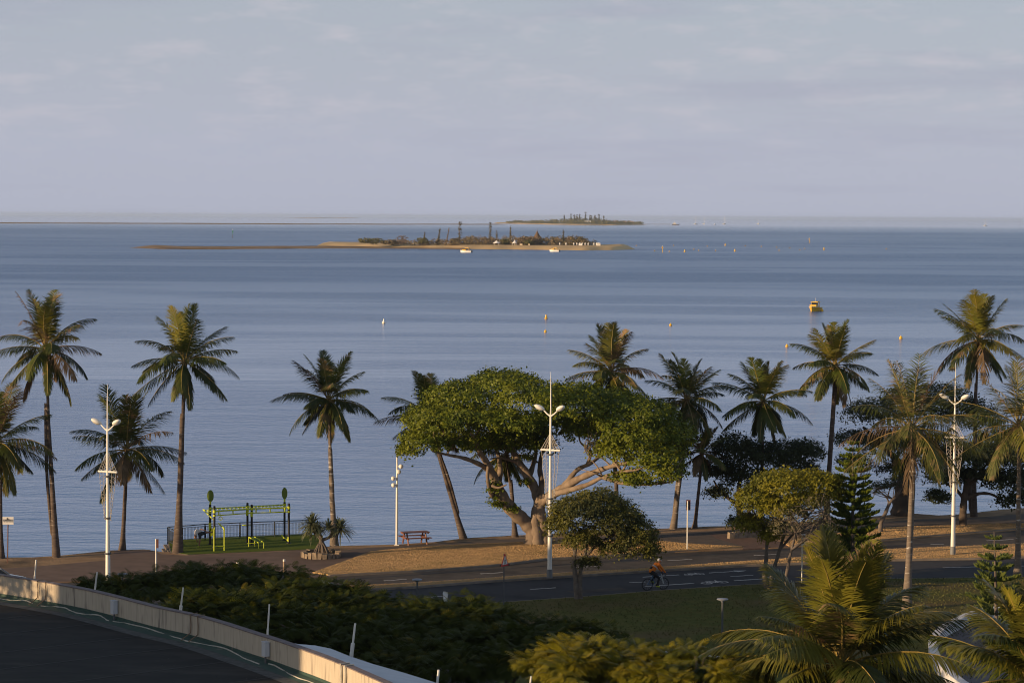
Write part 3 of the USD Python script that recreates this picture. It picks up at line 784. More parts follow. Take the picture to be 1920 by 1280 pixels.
# ================================================================ coconut palms
mat('frond_green', (0.042, 0.062, 0.010), 0.42, (0.080, 0.088, 0.014), scale=0.9, space='world', rand=0.35, transl=0.22, spec=0.35)
mat('frond_yellow', (0.18, 0.155, 0.018), 0.42, (0.11, 0.12, 0.02), scale=0.9, space='world', rand=0.3, transl=0.25, spec=0.35)
mat('frond_brown', (0.19, 0.125, 0.07), 0.8, (0.11, 0.075, 0.04), scale=1.2, space='world', rand=0.35, transl=0.15, spec=0.2)
mat('frond_mixed', (0.075, 0.085, 0.018), 0.6, (0.25, 0.155, 0.075), scale=1.6, lo=0.5, hi=0.68, space='world', rand=0.3, transl=0.2, spec=0.3)
mat('rachis', (0.20, 0.16, 0.045), 0.5, (0.28, 0.19, 0.05), scale=2, space='world', spec=0.4)
mat('palm_trunk', (0.075, 0.058, 0.05), 0.9, (0.125, 0.10, 0.085), scale=2.2, stretch=(1, 1, 5.0), bump=0.5, bscale=5, bdist=0.03, space='object', spec=0.1, col3=(0.32, 0.28, 0.24), scale3=1.6, lo3=0.64, hi3=0.72)
mat('palm_trunk_bare', (0.13, 0.105, 0.085), 0.9, (0.19, 0.155, 0.125), scale=2.2, stretch=(1, 1, 5.0), bump=0.5, bscale=5, bdist=0.03, space='object', spec=0.1, col3=(0.5, 0.47, 0.42), scale3=1.6, lo3=0.62, hi3=0.68)
mat('coconut', (0.36, 0.22, 0.05), 0.6, (0.22, 0.15, 0.04), scale=3)
mat('crown_fibre', (0.09, 0.065, 0.03), 0.9, (0.15, 0.10, 0.05), scale=6)


def frond(L, az, e0, droop, nl, leaf_len, leaf_w, rng, hang=0.5, segs=2, twist=0.0, ragged=0.0, start=0.14):
    """A coconut frond from the origin: (rachis mesh, leaflets mesh). Leaflets both sides, hanging more on old fronds."""
    ns = 22
    s = np.linspace(0, 1, ns)
    e = e0 - droop * s ** 1.4
    a = az + twist * s ** 2
    t = np.stack([np.cos(e) * np.cos(a), np.cos(e) * np.sin(a), np.sin(e)], 1)
    P = np.vstack([[0, 0, 0], np.cumsum((t[1:] + t[:-1]) / 2 * (L / (ns - 1)), axis=0)])
    mr = MB(); mr.tube(P[::3], np.linspace(.034, .008, len(P[::3])) * (leaf_w / .045) ** .3, 4, cap=False)
    # leaflets
    u = np.repeat(np.linspace(start, 1.0, nl), 2)
    side = np.tile([-1.0, 1.0], nl)
    u = np.clip(u + rng.normal(0, .004, len(u)), .05, 1)
    keep = rng.random(len(u)) > ragged
    u, side = u[keep], side[keep]
    p0 = np.stack([np.interp(u, s, P[:, k]) for k in range(3)], 1)
    tt = np.stack([np.interp(u, s, t[:, k]) for k in range(3)], 1); tt /= np.linalg.norm(tt, axis=1, keepdims=True)
    aa = np.interp(u, s, a)
    w = np.stack([-np.sin(aa), np.cos(aa), np.zeros_like(aa)], 1)
    n = np.cross(tt, w); n *= np.sign(n[:, 2:3] + 1e-9)
    ang = np.radians(62 - 34 * u + rng.normal(0, 5, len(u)))[:, None]
    d = np.sin(ang) * side[:, None] * w + np.cos(ang) * tt + n * 0.22
    d /= np.linalg.norm(d, axis=1, keepdims=True)
    ln = (leaf_len * np.sin(np.clip(u * .86 + .13, 0, 1) * PI) ** .55 * rng.uniform(.8, 1.12, len(u)))[:, None]
    g = np.array([0, 0, -1.0])
    hg = hang * rng.uniform(.7, 1.3, len(u))[:, None]
    d1 = d + g * hg * .35; d1 /= np.linalg.norm(d1, axis=1, keepdims=True)
    d2 = d + g * hg * 1.5; d2 /= np.linalg.norm(d2, axis=1, keepdims=True)
    c = np.cross(d1, n); c /= np.maximum(np.linalg.norm(c, axis=1, keepdims=True), 1e-6)
    wd = leaf_w * rng.uniform(.8, 1.2, len(u))[:, None]
    V = [p0 - c * wd * .35, p0 + c * wd * .35]
    q = p0; K = segs
    for k in range(1, K):
        f_ = k / K
        dk = d1 * (1 - f_) + d2 * f_; dk /= np.linalg.norm(dk, axis=1, keepdims=True)
        q = q + dk * ln / K
        V += [q - c * wd * .5 * (1.15 - .5 * f_), q + c * wd * .5 * (1.15 - .5 * f_)]
    V.append(q + d2 * ln / K)
    m_ = len(V); V = np.stack(V, 1).reshape(-1, 3)
    b = np.arange(len(u)) * m_
    F = []
    for k in range(K - 1):
        F += [np.stack([b + 2 * k, b + 2 * k + 1, b + 2 * k + 3], 1), np.stack([b + 2 * k, b + 2 * k + 3, b + 2 * k + 2], 1)]
    F.append(np.stack([b + m_ - 3, b + m_ - 2, b + m_ - 1], 1))
    return mr, (V, np.vstack(F))


def palm(label, crown_px, base_px, R_px, seed, mids=(), n=26, dry=0.12, yellow=0.15, mixed=0.2, nl=72, up=84, down=-58, base_r=0.20, Y=None, base_z=0.06, coconuts=0, trunk_mat='palm_trunk', segs=2, leaf_w=0.058, leaf_len=None, lean_top=(0, 0), bias=None, group='coconut palms along the shore', top_boost=1.0, trunk=True, len_var=0.12, extra=(), hangk=1.0, rag=0.0):
    rng = np.random.default_rng(seed)
    if Y is None:
        base = gp(*base_px, base_z); Y = base[1]
    else:
        base = at(*base_px, Y); base[2] = base_z
    C = at(*crown_px, Y) - base
    z = Y / FPX
    R = R_px * z
    t = thing('coconut_palm', label, 'palm', base, group=group)
    pts = [np.array([0, 0, -0.15])] + [at(x, y, Y) - base for x, y in mids] + [C]
    sp = spline(pts, 30)
    hgt = np.linspace(0, 1, 30)
    r = np.interp(hgt, [0, .035, .1, .3, 1], [base_r * 1.4, base_r, base_r * .66, base_r * .54, base_r * .42])
    r = r * (1 + 0.05 * np.sin(np.arange(30) * 2.1) + rng.normal(0, .02, 30))
    mm = MB(); mm.tube(sp, r, 12); obj('trunk', mm, trunk_mat, t, smooth=True)
    # fibrous heart of the crown
    mm = MB(); mm.lathe([(base_r * .40, -.45), (base_r * .62, -.15), (base_r * .75, .12), (base_r * .4, .4), (.02, .5)], c=C, n=8); obj('crown_heart', mm, 'crown_fibre', t)
    ga = 2.39996
    a0 = rng.uniform(0, 6.28)
    specs = []
    n = int(n * 1.08)
    for i in range(n):
        f_ = (i + .5) / n
        e0 = math.radians(up + (down - up) * f_ ** 1.12 + rng.normal(0, 8))
        specs.append((a0 + i * ga + rng.normal(0, .12), e0, f_))
    for az_d, e_d in extra:
        specs.append((math.radians(az_d), math.radians(e_d), .5))
    for az, e0, f_ in specs:
        L = R * (0.98 + .20 * math.sin(min(1, f_ * 1.6) * PI * .5)) * rng.uniform(1 - len_var, 1 + len_var)
        if f_ < .3:
            L *= top_boost
        if f_ > .8:
            L *= .9
        droop = math.radians(rng.uniform(12, 30) if f_ < .25 else rng.uniform(34, 66))
        if e0 < math.radians(-20):
            droop *= .45
        hang = (.22 + 1.15 * f_) * hangk
        u_ = rng.random()
        if u_ < dry * (1.6 if f_ > .7 else .8):
            mt = 'frond_brown'
        elif u_ < dry + mixed:
            mt = 'frond_mixed'
        elif u_ < dry + mixed + yellow * (2.0 if f_ < .25 else .8):
            mt = 'frond_yellow'
        else:
            mt = 'frond_green'
        ragged = rag + (rng.uniform(.15, .4) if mt == 'frond_brown' else rng.uniform(0, .12))
        mr, lf = frond(L, az, e0, droop, nl, leaf_len or L * .31, leaf_w, rng, hang, segs, rng.normal(0, .25), ragged)
        v1, f1 = mr.arr()
        o = C + np.array([math.cos(az), math.sin(az), 0]) * base_r * .45 + [0, 0, .25 * (1 - f_)]
        fr = obj('frond', (lf[0] + o, lf[1]), mt, t)
        obj('rachis', (v1 + o, f1), 'rachis' if mt != 'frond_brown' else 'frond_brown', fr)
    for k in range(coconuts):
        a = rng.uniform(0, 2 * PI); p = C + np.array([math.cos(a) * .28, math.sin(a) * .28, -.15 - .22 * rng.random()])
        s = trimesh.creation.icosphere(1, .12); mm = MB(); mm.tm(s); v, f = mm.arr(); v = v * [1, 1, 1.2] + p
        obj('coconut', (v, f), 'coconut', t)
    return t


palm('tall coconut palm at the far left behind the sign, trunk curving at its foot', (86, 657), (106, 1044), 96, 101, [(88, 760), (87, 860), (91, 930), (99, 995)], n=25, dry=.10, mixed=.4, up=88)
palm('tall straight coconut palm in front of the railing left of the gym', (346, 680), (333, 1036), 94, 102, [(342, 780), (339, 880), (338, 960)], n=26, dry=.05, yellow=.15, up=88, base_r=.26)
palm('coconut palm with orange nuts and bare trunk behind the pandanus', (616, 752), (627, 1021), 84, 103, [(619, 840), (621, 930), (624, 985)], n=25, dry=.06, coconuts=5, trunk_mat='palm_trunk_bare', base_r=.22)
palm('shorter palm behind the left white lamp mast', (237, 846), (229, 1031), 96, 104, [(236, 900), (233, 960)], n=24, dry=.16, mixed=.3, yellow=.04, up=86, top_boost=1.15)
palm('palm at the left edge whose trunk is cut by the picture', (-6, 832), (2, 1046), 108, 105, [(0, 900), (1, 990)], n=25, dry=.15, mixed=.3, yellow=.06)
palm('leaning palm left behind the big spreading tree', (806, 784), (870, 1009), 88, 106, [(822, 850), (842, 900), (858, 960)], n=23, dry=.08, mixed=.12, yellow=.05)
palm('short palm hidden behind the big tree with its foot between the trunks', (950, 856), (966, 1006), 66, 107, [(958, 900), (962, 950)], n=18, dry=.15)
palm('palm with golden fronds behind the right half of the big tree', (1146, 700), (1160, 1000), 82, 108, [(1150, 800), (1153, 900)], n=25, dry=.08, yellow=.45, mixed=.35, up=86)
palm('palm with bright yellow frond, right of the big tree, pale leaning foot', (1287, 752), (1262, 991), 82, 109, [(1284, 830), (1273, 900), (1264, 955)], n=25, dry=.04, yellow=.22, trunk_mat='palm_trunk_bare')
palm('small reddish palm between the big tree and the dark bushy tree', (1316, 852), (1302, 990), 52, 110, [(1312, 900)], n=16, dry=.4, mixed=.3)
palm('palm rising from the dark bushy tree right of centre', (1431, 755), (1426, 988), 80, 111, [(1430, 830), (1428, 900)], n=24, dry=.04, yellow=.2, up=86)
palm('tall palm with orange nuts and slim bent trunk above the yellow tree', (1566, 688), (1548, 984), 78, 112, [(1566, 730), (1561, 800), (1553, 880)], n=26, dry=.06, yellow=.25, mixed=.2, coconuts=4, up=87)
palm('tall windblown palm at the upper right behind the right lamp mast', (1834, 640), (1826, 968), 88, 113, [(1830, 720), (1827, 820)], n=26, dry=.04, yellow=.35, mixed=.2, coconuts=5, up=86)
palm('ragged large palm with dry fronds and pale bare trunk on the lawn', (1710, 806), (1700, 1142), 122, 114, [(1712, 860), (1711, 950), (1706, 1050)], n=30, dry=.22, mixed=.45, yellow=.06, nl=52, base_r=.22, trunk_mat='palm_trunk_bare', coconuts=5, group='coconut palms on the lawn', up=88, hangk=1.2, base_z=.11, leaf_w=.045, rag=.15)
palm('ragged large palm at the right edge with pale trunk on the lawn', (1910, 800), (1908, 1080), 122, 115, [(1911, 860), (1910, 950)], n=28, dry=.18, mixed=.45, yellow=.08, nl=50, base_r=.22, trunk_mat='palm_trunk_bare', group='coconut palms on the lawn', up=86, hangk=1.2, base_z=.1, leaf_w=.045, rag=.12)
palm('big foreground palm with glossy arching fronds and yellow ribs', (1578, 1250), (1578, 1700), 226, 116, n=46, dry=.02, mixed=.12, yellow=.46, nl=120, base_r=.24, Y=66.0, base_z=.1, group='palms in the foreground', segs=4, leaf_w=.042, up=88, down=-42, leaf_len=1.0)
palm('foreground palm cut by the lower right corner, upright fronds', (1950, 1292), (1950, 1800), 178, 117, n=36, dry=.02, mixed=.12, yellow=.36, nl=110, base_r=.24, Y=60.0, base_z=.1, group='palms in the foreground', segs=4, leaf_w=.042, up=88, down=-32, leaf_len=.95)
# ================================================================ broadleaf trees, pines, pandanus
def leafmat(name, c1, c2, c3, scale=0.9, tr=0.2, rough=0.5):
    mat(name, c1, rough, c2, scale=scale, space='world', transl=tr, spec=0.2, col3=c3, scale3=0.35, lo3=0.52, hi3=0.68)


leafmat('ficus_leaf', (0.085, 0.115, 0.008), (0.150, 0.165, 0.012), (0.050, 0.072, 0.008))
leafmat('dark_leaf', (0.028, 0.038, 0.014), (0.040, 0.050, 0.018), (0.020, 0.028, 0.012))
leafmat('olive_leaf', (0.085, 0.088, 0.014), (0.125, 0.115, 0.020), (0.045, 0.052, 0.016))
leafmat('yellow_leaf', (0.140, 0.140, 0.010), (0.20, 0.180, 0.014), (0.085, 0.095, 0.012))
leafmat('grey_leaf', (0.15, 0.14, 0.075), (0.20, 0.17, 0.10), (0.10, 0.10, 0.05))
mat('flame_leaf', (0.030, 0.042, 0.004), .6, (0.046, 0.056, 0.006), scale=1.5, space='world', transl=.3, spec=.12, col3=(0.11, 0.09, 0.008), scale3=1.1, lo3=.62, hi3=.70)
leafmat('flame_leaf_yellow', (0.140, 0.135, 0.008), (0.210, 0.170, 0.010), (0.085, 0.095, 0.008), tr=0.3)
leafmat('pine_needle', (0.07, 0.10, 0.010), (0.115, 0.14, 0.014), (0.05, 0.075, 0.014), scale=1.5, tr=0.1)
leafmat('pine_needle_light', (0.09, 0.115, 0.025), (0.12, 0.14, 0.03), (0.06, 0.085, 0.022), scale=1.5, tr=0.1)
leafmat('pandanus_leaf', (0.085, 0.105, 0.055), (0.14, 0.145, 0.08), (0.06, 0.08, 0.04), scale=2.5, tr=0.15)
mat('pale_bark', (0.26, 0.20, 0.15), 0.9, (0.16, 0.122, 0.09), scale=2.2, stretch=(1, 1, .5), bump=0.5, bscale=4, bdist=0.04, space='world', spec=0.1, col3=(0.13, 0.10, 0.08), scale3=.8, lo3=.58, hi3=.7)
mat('grey_bark', (0.16, 0.135, 0.115), 0.9, (0.10, 0.082, 0.07), scale=3, bump=0.5, bscale=8, bdist=0.03, space='world', spec=0.1)
mat('dark_bark', (0.075, 0.058, 0.046), 0.9, (0.11, 0.085, 0.066), scale=2, bump=0.5, bscale=6, bdist=0.03, space='world', spec=0.1)
mat('stone', (0.27, 0.21, 0.155), 0.95, (0.18, 0.145, 0.11), scale=5, bump=0.5, bscale=12, bdist=0.03, spec=0.1)


def branch(mm, pts, r0, r1, n=9, segs=None):
    sp = spline(pts, segs or max(6, 4 * len(pts)))
    k = len(sp); r = np.linspace(r0, r1, k)
    r = r * (1 + .09 * np.sin(np.arange(k) * 1.7 + r0 * 50))
    mm.tube(sp, r, n)
    return sp


def pxp(Y, base, *pts):
    """(x, y[, depth offset]) in the photograph -> points relative to the base."""
    return [at(p[0], p[1], Y + (p[2] if len(p) > 2 else 0)) - base for p in pts]


def lobes_px(Y, base, L):
    z = Y / FPX
    return [at(x, y, Y + d) - base for x, y, rx, ry, d, rd in L], [(rx * z, rd, ry * z) for x, y, rx, ry, d, rd in L]


# ---------------------------------------------------------------- the big spreading fig tree
base = gp(1000, 1020, .08); Y = base[1]
big = thing('fig_tree', 'huge spreading fig tree with pale twisting trunks beside the promenade', 'tree', base)
mm = MB()
A = branch(mm, pxp(Y, base, (996, 1024), (1000, 1000), (985, 978), (962, 958, -.5), (942, 932, -.8), (930, 905, -1)), .52, .36, 12)
obj('trunk', mm, 'pale_bark', big, smooth=True)
mm = MB(); branch(mm, pxp(Y, base, (1022, 1022), (1019, 995), (1012, 965), (1011, 945), (1005, 922, .5), (992, 895, .8), (974, 868, 1), (958, 838, 1.2), (946, 806, 1.5)), .48, .16, 12)
obj('trunk', mm, 'pale_bark', big, smooth=True)
mm = MB(); branch(mm, pxp(Y, base, (1008, 1023, -.3), (1006, 1000, -.3), (1003, 975, -.1), (1008, 948), (1012, 935)), .36, .30, 10)
obj('trunk', mm, 'pale_bark', big, smooth=True)
limbs = [
    ([(930, 905, -1), (922, 885, -1.2), (912, 866, -1.5), (900, 848, -2), (888, 820, -2.5), (872, 790, -3)], .30, .08),
    ([(928, 900, -1), (915, 880, -1.6), (895, 868, -2.4), (868, 858, -3.2), (838, 852, -4), (812, 846, -4.4)], .22, .05),
    ([(934, 915, -.9), (924, 930, -1.3), (917, 912, -1.8), (914, 890, -2.1), (916, 868, -2.2)], .17, .09),
    ([(932, 908, -1), (938, 888, -.2), (936, 862, .6), (928, 835, 1.4), (916, 800, 2)], .22, .07),
    ([(922, 910, -2), (935, 914, -2.2), (950, 908, -2.4)], .10, .04),
    ([(1010, 940), (1030, 930, -.6), (1052, 917, -1.2), (1082, 899, -2), (1112, 886, -2.8), (1146, 874, -3.4), (1180, 866, -4)], .36, .10),
    ([(1012, 945), (1040, 926, -1.2), (1070, 918, -2), (1102, 908, -2.8), (1130, 894, -3.6), (1165, 884, -4.2)], .26, .08),
    ([(1052, 917, -1.2), (1066, 900, -1.5), (1083, 880, -1.5), (1108, 868, -1.2), (1130, 852, -.6), (1160, 840, 0)], .20, .06),
    ([(1012, 930), (1016, 905, .8), (1012, 880, 1.5), (1016, 850, 2), (1025, 820, 2.5)], .24, .08),
    ([(992, 895, .8), (1000, 870, 2), (1005, 846, 3), (1000, 815, 3.6)], .20, .06),
    ([(1100, 872, -1.2), (1108, 850, -1), (1098, 838, -.8), (1088, 828, -.7), (1085, 812, -.6)], .10, .04),
    ([(1130, 894, -3.6), (1165, 905, -4.5), (1200, 908, -5), (1238, 906, -5.5), (1262, 902, -5.8)], .14, .04),
    ([(1165, 884, -4.2), (1195, 880, -4.8), (1222, 872, -5)], .10, .04),
    ([(974, 868, 1), (955, 862, .6), (935, 858, .2), (918, 860, 0)], .10, .04),
]
for P, r0, r1 in limbs:
    mm = MB(); branch(mm, pxp(Y, base, *P), r0, r1, 9); obj('limb', mm, 'pale_bark', big, smooth=True)
rng = np.random.default_rng(78)
for P, r0, r1 in limbs[:2] + limbs[3:4] + limbs[5:10] + limbs[11:12]:
    for k in range(5):
        e = P[-1 - (k % 2)]; mm = MB(); dx, dy = rng.uniform(-46, 46), rng.uniform(-48, -10)
        d0 = e[2] if len(e) > 2 else 0
        branch(mm, pxp(Y, base, (e[0], e[1], d0), (e[0] + dx * .45, e[1] + dy * .6, d0 + rng.uniform(-1, 1)), (e[0] + dx, e[1] + dy, d0 + rng.uniform(-2, 2))), .07, .015, 6); obj('limb', mm, 'pale_bark', big, smooth=True)
# bare grey twigs in the gap right of the lamp mast
rng = np.random.default_rng(77)
mm = MB()
for k in range(26):
    x, y = rng.uniform(1095, 1130), rng.uniform(838, 862)
    dx, dy = rng.uniform(-18, 34), rng.uniform(-38, -14)
    mm.tube(pxp(Y, base, (x, y, -4), (x + dx * .5 + rng.normal(0, 2), y + dy * .6, -4.3), (x + dx, y + dy, -4.6)), [.04, .025, .01], 4)
obj('bare_twigs', mm, 'pale_bark', big, kind='stuff')
LB = [(945, 722, 66, 26, 2, 4.5), (870, 745, 78, 26, 0, 4.5), (835, 790, 78, 34, -2, 4.5), (800, 830, 48, 26, -3.5, 3), (905, 790, 74, 32, -3.5, 3.5),
      (1000, 750, 80, 32, -2, 4.5), (1075, 752, 78, 30, 0, 5), (1150, 760, 72, 26, 1, 5), (1205, 780, 62, 28, -1, 4.5), (1245, 815, 56, 30, -1, 4),
      (960, 792, 70, 30, -4, 3), (1190, 822, 62, 32, -4, 3.5), (1225, 862, 58, 30, -4, 3.5), (1245, 884, 40, 22, -4.5, 3), (1160, 800, 60, 30, -3, 3), (1045, 800, 66, 26, 2.0, 3.5), (1105, 790, 50, 22, 2.5, 3.0),
      (868, 830, 52, 20, -1.5, 3), (1120, 815, 60, 26, -1.5, 3), (1165, 845, 56, 26, -3.5, 3), (1205, 840, 60, 34, 0, 3.5), (1060, 770, 70, 30, -3, 3.5), (1255, 838, 36, 34, .5, 3.2), (930, 830, 60, 26, .5, 3), (1000, 835, 46, 22, 1, 3), (880, 800, 60, 30, 1, 3.5), (985, 815, 50, 22, 2, 3), (1195, 898, 50, 14, -4.8, 2.5), (770, 848, 24, 14, -4, 2), (905, 838, 40, 14, 1.5, 2.5)]
cs, rs = lobes_px(Y, base, LB)
V, F = leafcloud(cs, rs, 4700, 20, .34, .20, 200, zbias=-.26, inner=.26, upn=.4, hull=.74)
obj('crown', (V, F), 'ficus_leaf', big)
# tufts of leaves on the lower left trunk
cs, rs = lobes_px(Y, base, [(926, 915, 12, 16, -1.6, .5), (940, 950, 16, 9, -1.0, .5), (963, 955, 14, 7, -.9, .4), (925, 940, 9, 14, -1.4, .4), (990, 858, 13, 9, -1.5, .6), (985, 905, 9, 8, 0, .4)])
obj('trunk_sprouts', leafcloud(cs, rs, 120, 14, .2, .17, 201), 'ficus_leaf', big)


def broadleaf(name, label, cat, base_px, trunks, lobes, n_clump, leaf_mat, seed, bark='grey_bark', n_leaf=16, leaf=.16, clump=.3, group=None, base_z=.1, zbias=-.3, inner=.22, twigs=0, Y=None, flat=.7):
    base = gp(*base_px, base_z) if Y is None else at(*base_px, Y)
    Y = base[1]; base[2] = base_z
    t = thing(name, label, cat, base, group=group)
    for i, (P, r0, r1) in enumerate(trunks):
        mm = MB(); branch(mm, pxp(Y, base, *P), r0, r1, 9); obj('trunk' if i == 0 else 'limb', mm, bark, t, smooth=True)
    cs, rs = lobes_px(Y, base, lobes)
    obj('crown', leafcloud(cs, rs, n_clump, n_leaf, clump, leaf, seed, zbias=zbias, inner=inner, flat=flat), leaf_mat, t)
    if twigs:
        rng = np.random.default_rng(seed + 1); mm = MB(); ends = [pxp(Y, base, T[0][-1])[0] for T in trunks]
        for k in range(twigs):
            e = ends[rng.integers(len(ends))]; j = rng.integers(len(cs)); q = cs[j] + rng.normal(0, .55, 3) * rs[j]
            mm.tube([e, (e + q) / 2 + rng.normal(0, .12, 3), q], [.035, .022, .008], 4)
        obj('twigs', mm, bark, t, kind='stuff')
    return t


broadleaf('street_tree', 'round olive tree with two slim trunks on the lawn edge beside the cyclist', 'tree', (1084, 1122), [
    ([(1082, 1124), (1080, 1090), (1077, 1060), (1078, 1035), (1084, 1005)], .17, .07), ([(1088, 1124), (1087, 1100), (1089, 1068), (1096, 1045), (1102, 1015)], .16, .07), ([(1096, 1045), (1120, 1020), (1150, 1000)], .09, .04), ([(1078, 1035), (1060, 1000), (1055, 975)], .08, .03)],
    [(1095, 965, 62, 38, 0, 1.9), (1150, 985, 56, 46, .2, 1.9), (1188, 1015, 46, 44, 0, 1.6), (1125, 945, 42, 28, .3, 1.6), (1060, 990, 36, 34, 0, 1.3), (1090, 1015, 34, 26, -.4, 1.2), (1205, 1038, 30, 26, 0, 1.1), (1160, 1030, 36, 26, -.3, 1.3), (1102, 1056, 22, 9, -.3, .6)], 1500, 'olive_leaf', 210, n_leaf=18, leaf=.15, clump=.26, twigs=20)
broadleaf('street_tree', 'yellowish green domed tree with forked grey trunk right of centre', 'tree', (1440, 1102), [
    ([(1438, 1104), (1434, 1080), (1436, 1055), (1438, 1020), (1440, 985)], .16, .07), ([(1444, 1104), (1448, 1078), (1456, 1050), (1468, 1010), (1480, 975)], .15, .06), ([(1440, 1000), (1420, 970), (1408, 950)], .08, .03), ([(1462, 1030), (1500, 985), (1530, 950)], .08, .03)],
    [(1470, 912, 60, 30, 0, 1.8), (1525, 908, 52, 26, .3, 1.7), (1420, 945, 42, 36, -.2, 1.5), (1460, 955, 50, 34, -.5, 1.5), (1555, 925, 30, 24, .3, 1.1), (1405, 985, 24, 24, 0, .9), (1445, 1008, 20, 20, -.2, .7), (1500, 940, 46, 26, -.4, 1.4)], 1500, 'yellow_leaf', 211, n_leaf=18, leaf=.15, clump=.25, twigs=18)
broadleaf('street_tree', 'sparse greyish tree with bare crooked branches in front of the yellowish tree', 'tree', (1478, 1110), [
    ([(1478, 1112), (1474, 1085), (1478, 1060), (1484, 1030), (1492, 1000)], .13, .06), ([(1484, 1030), (1508, 1012), (1524, 1000), (1536, 980), (1542, 960)], .10, .04), ([(1508, 1012), (1530, 1006), (1546, 990), (1556, 965)], .07, .025), ([(1492, 1000), (1480, 975), (1476, 955)], .05, .02)],
    [(1490, 965, 40, 24, 0, 1.2), (1525, 950, 36, 24, .2, 1.1), (1470, 985, 28, 20, -.2, .9), (1550, 985, 20, 20, .2, .7), (1512, 1015, 16, 12, -.2, .5)], 230, 'grey_leaf', 212, n_leaf=12, leaf=.11, clump=.24, twigs=60, zbias=-.6)
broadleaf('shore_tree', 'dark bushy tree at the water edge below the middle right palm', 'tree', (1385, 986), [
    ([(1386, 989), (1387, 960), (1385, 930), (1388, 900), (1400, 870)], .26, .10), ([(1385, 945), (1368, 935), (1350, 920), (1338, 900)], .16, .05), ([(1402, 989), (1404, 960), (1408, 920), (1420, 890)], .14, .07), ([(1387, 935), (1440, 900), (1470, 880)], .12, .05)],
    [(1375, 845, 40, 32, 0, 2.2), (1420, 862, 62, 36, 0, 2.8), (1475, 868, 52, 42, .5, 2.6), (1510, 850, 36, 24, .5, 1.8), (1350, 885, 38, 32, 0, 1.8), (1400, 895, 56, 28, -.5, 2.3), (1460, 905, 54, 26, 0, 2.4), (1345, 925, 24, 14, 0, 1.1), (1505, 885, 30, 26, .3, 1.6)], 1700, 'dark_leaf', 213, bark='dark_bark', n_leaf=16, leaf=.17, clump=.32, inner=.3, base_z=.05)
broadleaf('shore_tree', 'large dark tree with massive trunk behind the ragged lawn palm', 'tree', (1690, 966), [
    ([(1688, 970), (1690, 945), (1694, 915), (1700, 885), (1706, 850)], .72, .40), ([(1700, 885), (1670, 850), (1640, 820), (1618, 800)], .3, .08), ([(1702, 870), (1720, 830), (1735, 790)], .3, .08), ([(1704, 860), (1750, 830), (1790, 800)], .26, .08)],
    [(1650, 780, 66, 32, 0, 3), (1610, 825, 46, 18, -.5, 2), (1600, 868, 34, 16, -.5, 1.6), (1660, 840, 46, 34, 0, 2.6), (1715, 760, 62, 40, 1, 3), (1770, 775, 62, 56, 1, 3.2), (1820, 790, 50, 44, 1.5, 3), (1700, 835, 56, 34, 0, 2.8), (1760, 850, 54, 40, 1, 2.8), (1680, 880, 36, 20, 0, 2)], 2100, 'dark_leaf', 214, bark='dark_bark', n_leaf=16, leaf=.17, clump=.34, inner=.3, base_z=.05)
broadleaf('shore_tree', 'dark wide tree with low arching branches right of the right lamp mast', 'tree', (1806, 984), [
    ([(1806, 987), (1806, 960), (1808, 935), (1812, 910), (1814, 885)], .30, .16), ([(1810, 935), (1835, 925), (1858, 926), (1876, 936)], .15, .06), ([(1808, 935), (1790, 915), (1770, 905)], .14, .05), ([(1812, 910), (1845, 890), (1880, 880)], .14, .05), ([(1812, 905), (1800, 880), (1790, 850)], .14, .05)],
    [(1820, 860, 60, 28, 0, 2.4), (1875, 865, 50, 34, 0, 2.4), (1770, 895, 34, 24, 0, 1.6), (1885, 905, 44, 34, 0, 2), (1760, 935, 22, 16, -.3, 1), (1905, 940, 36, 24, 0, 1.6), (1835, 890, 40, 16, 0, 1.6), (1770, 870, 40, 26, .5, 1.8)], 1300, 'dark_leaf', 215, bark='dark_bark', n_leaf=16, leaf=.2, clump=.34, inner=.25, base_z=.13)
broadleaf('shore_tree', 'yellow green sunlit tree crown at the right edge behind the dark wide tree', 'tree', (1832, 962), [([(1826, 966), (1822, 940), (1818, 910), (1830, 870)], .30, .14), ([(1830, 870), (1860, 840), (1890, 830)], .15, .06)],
    [(1870, 828, 44, 22, 0, 2), (1900, 850, 36, 30, 0, 2), (1840, 850, 34, 18, .5, 1.6), (1925, 820, 40, 26, 0, 2)], 420, 'yellow_leaf', 216, bark='dark_bark', n_leaf=16, leaf=.2, clump=.34, base_z=.05)
broadleaf('small_tree', 'small bent tree with pale crooked trunk and flat open crown by the water', 'tree', (1651, 996), [
    ([(1651, 998), (1652, 980), (1660, 962), (1667, 945), (1674, 935)], .17, .09), ([(1667, 947), (1664, 935), (1655, 925), (1645, 917)], .07, .03), ([(1674, 937), (1684, 925), (1692, 912), (1700, 905)], .09, .04), ([(1664, 935), (1668, 918), (1676, 908)], .05, .02)],
    [(1650, 913, 22, 9, 0, .9), (1672, 906, 20, 10, .2, .9), (1694, 898, 22, 10, .2, .9), (1640, 922, 10, 6, 0, .5)], 130, 'dark_leaf', 217, bark='grey_bark', n_leaf=12, leaf=.13, clump=.24, twigs=60, base_z=.14)
broadleaf('low_shrub', 'dense low shrub in the stone bed under the yellowish tree', 'shrub', (1400, 1002), [([(1400, 1004), (1402, 985), (1405, 965)], .08, .04)], [(1400, 985, 34, 18, .5, 1.2), (1440, 985, 34, 20, .5, 1.2), (1375, 980, 12, 12, .3, .6), (1475, 990, 30, 18, .5, 1.1)], 300, 'dark_leaf', 218, leaf=.15, base_z=.08)


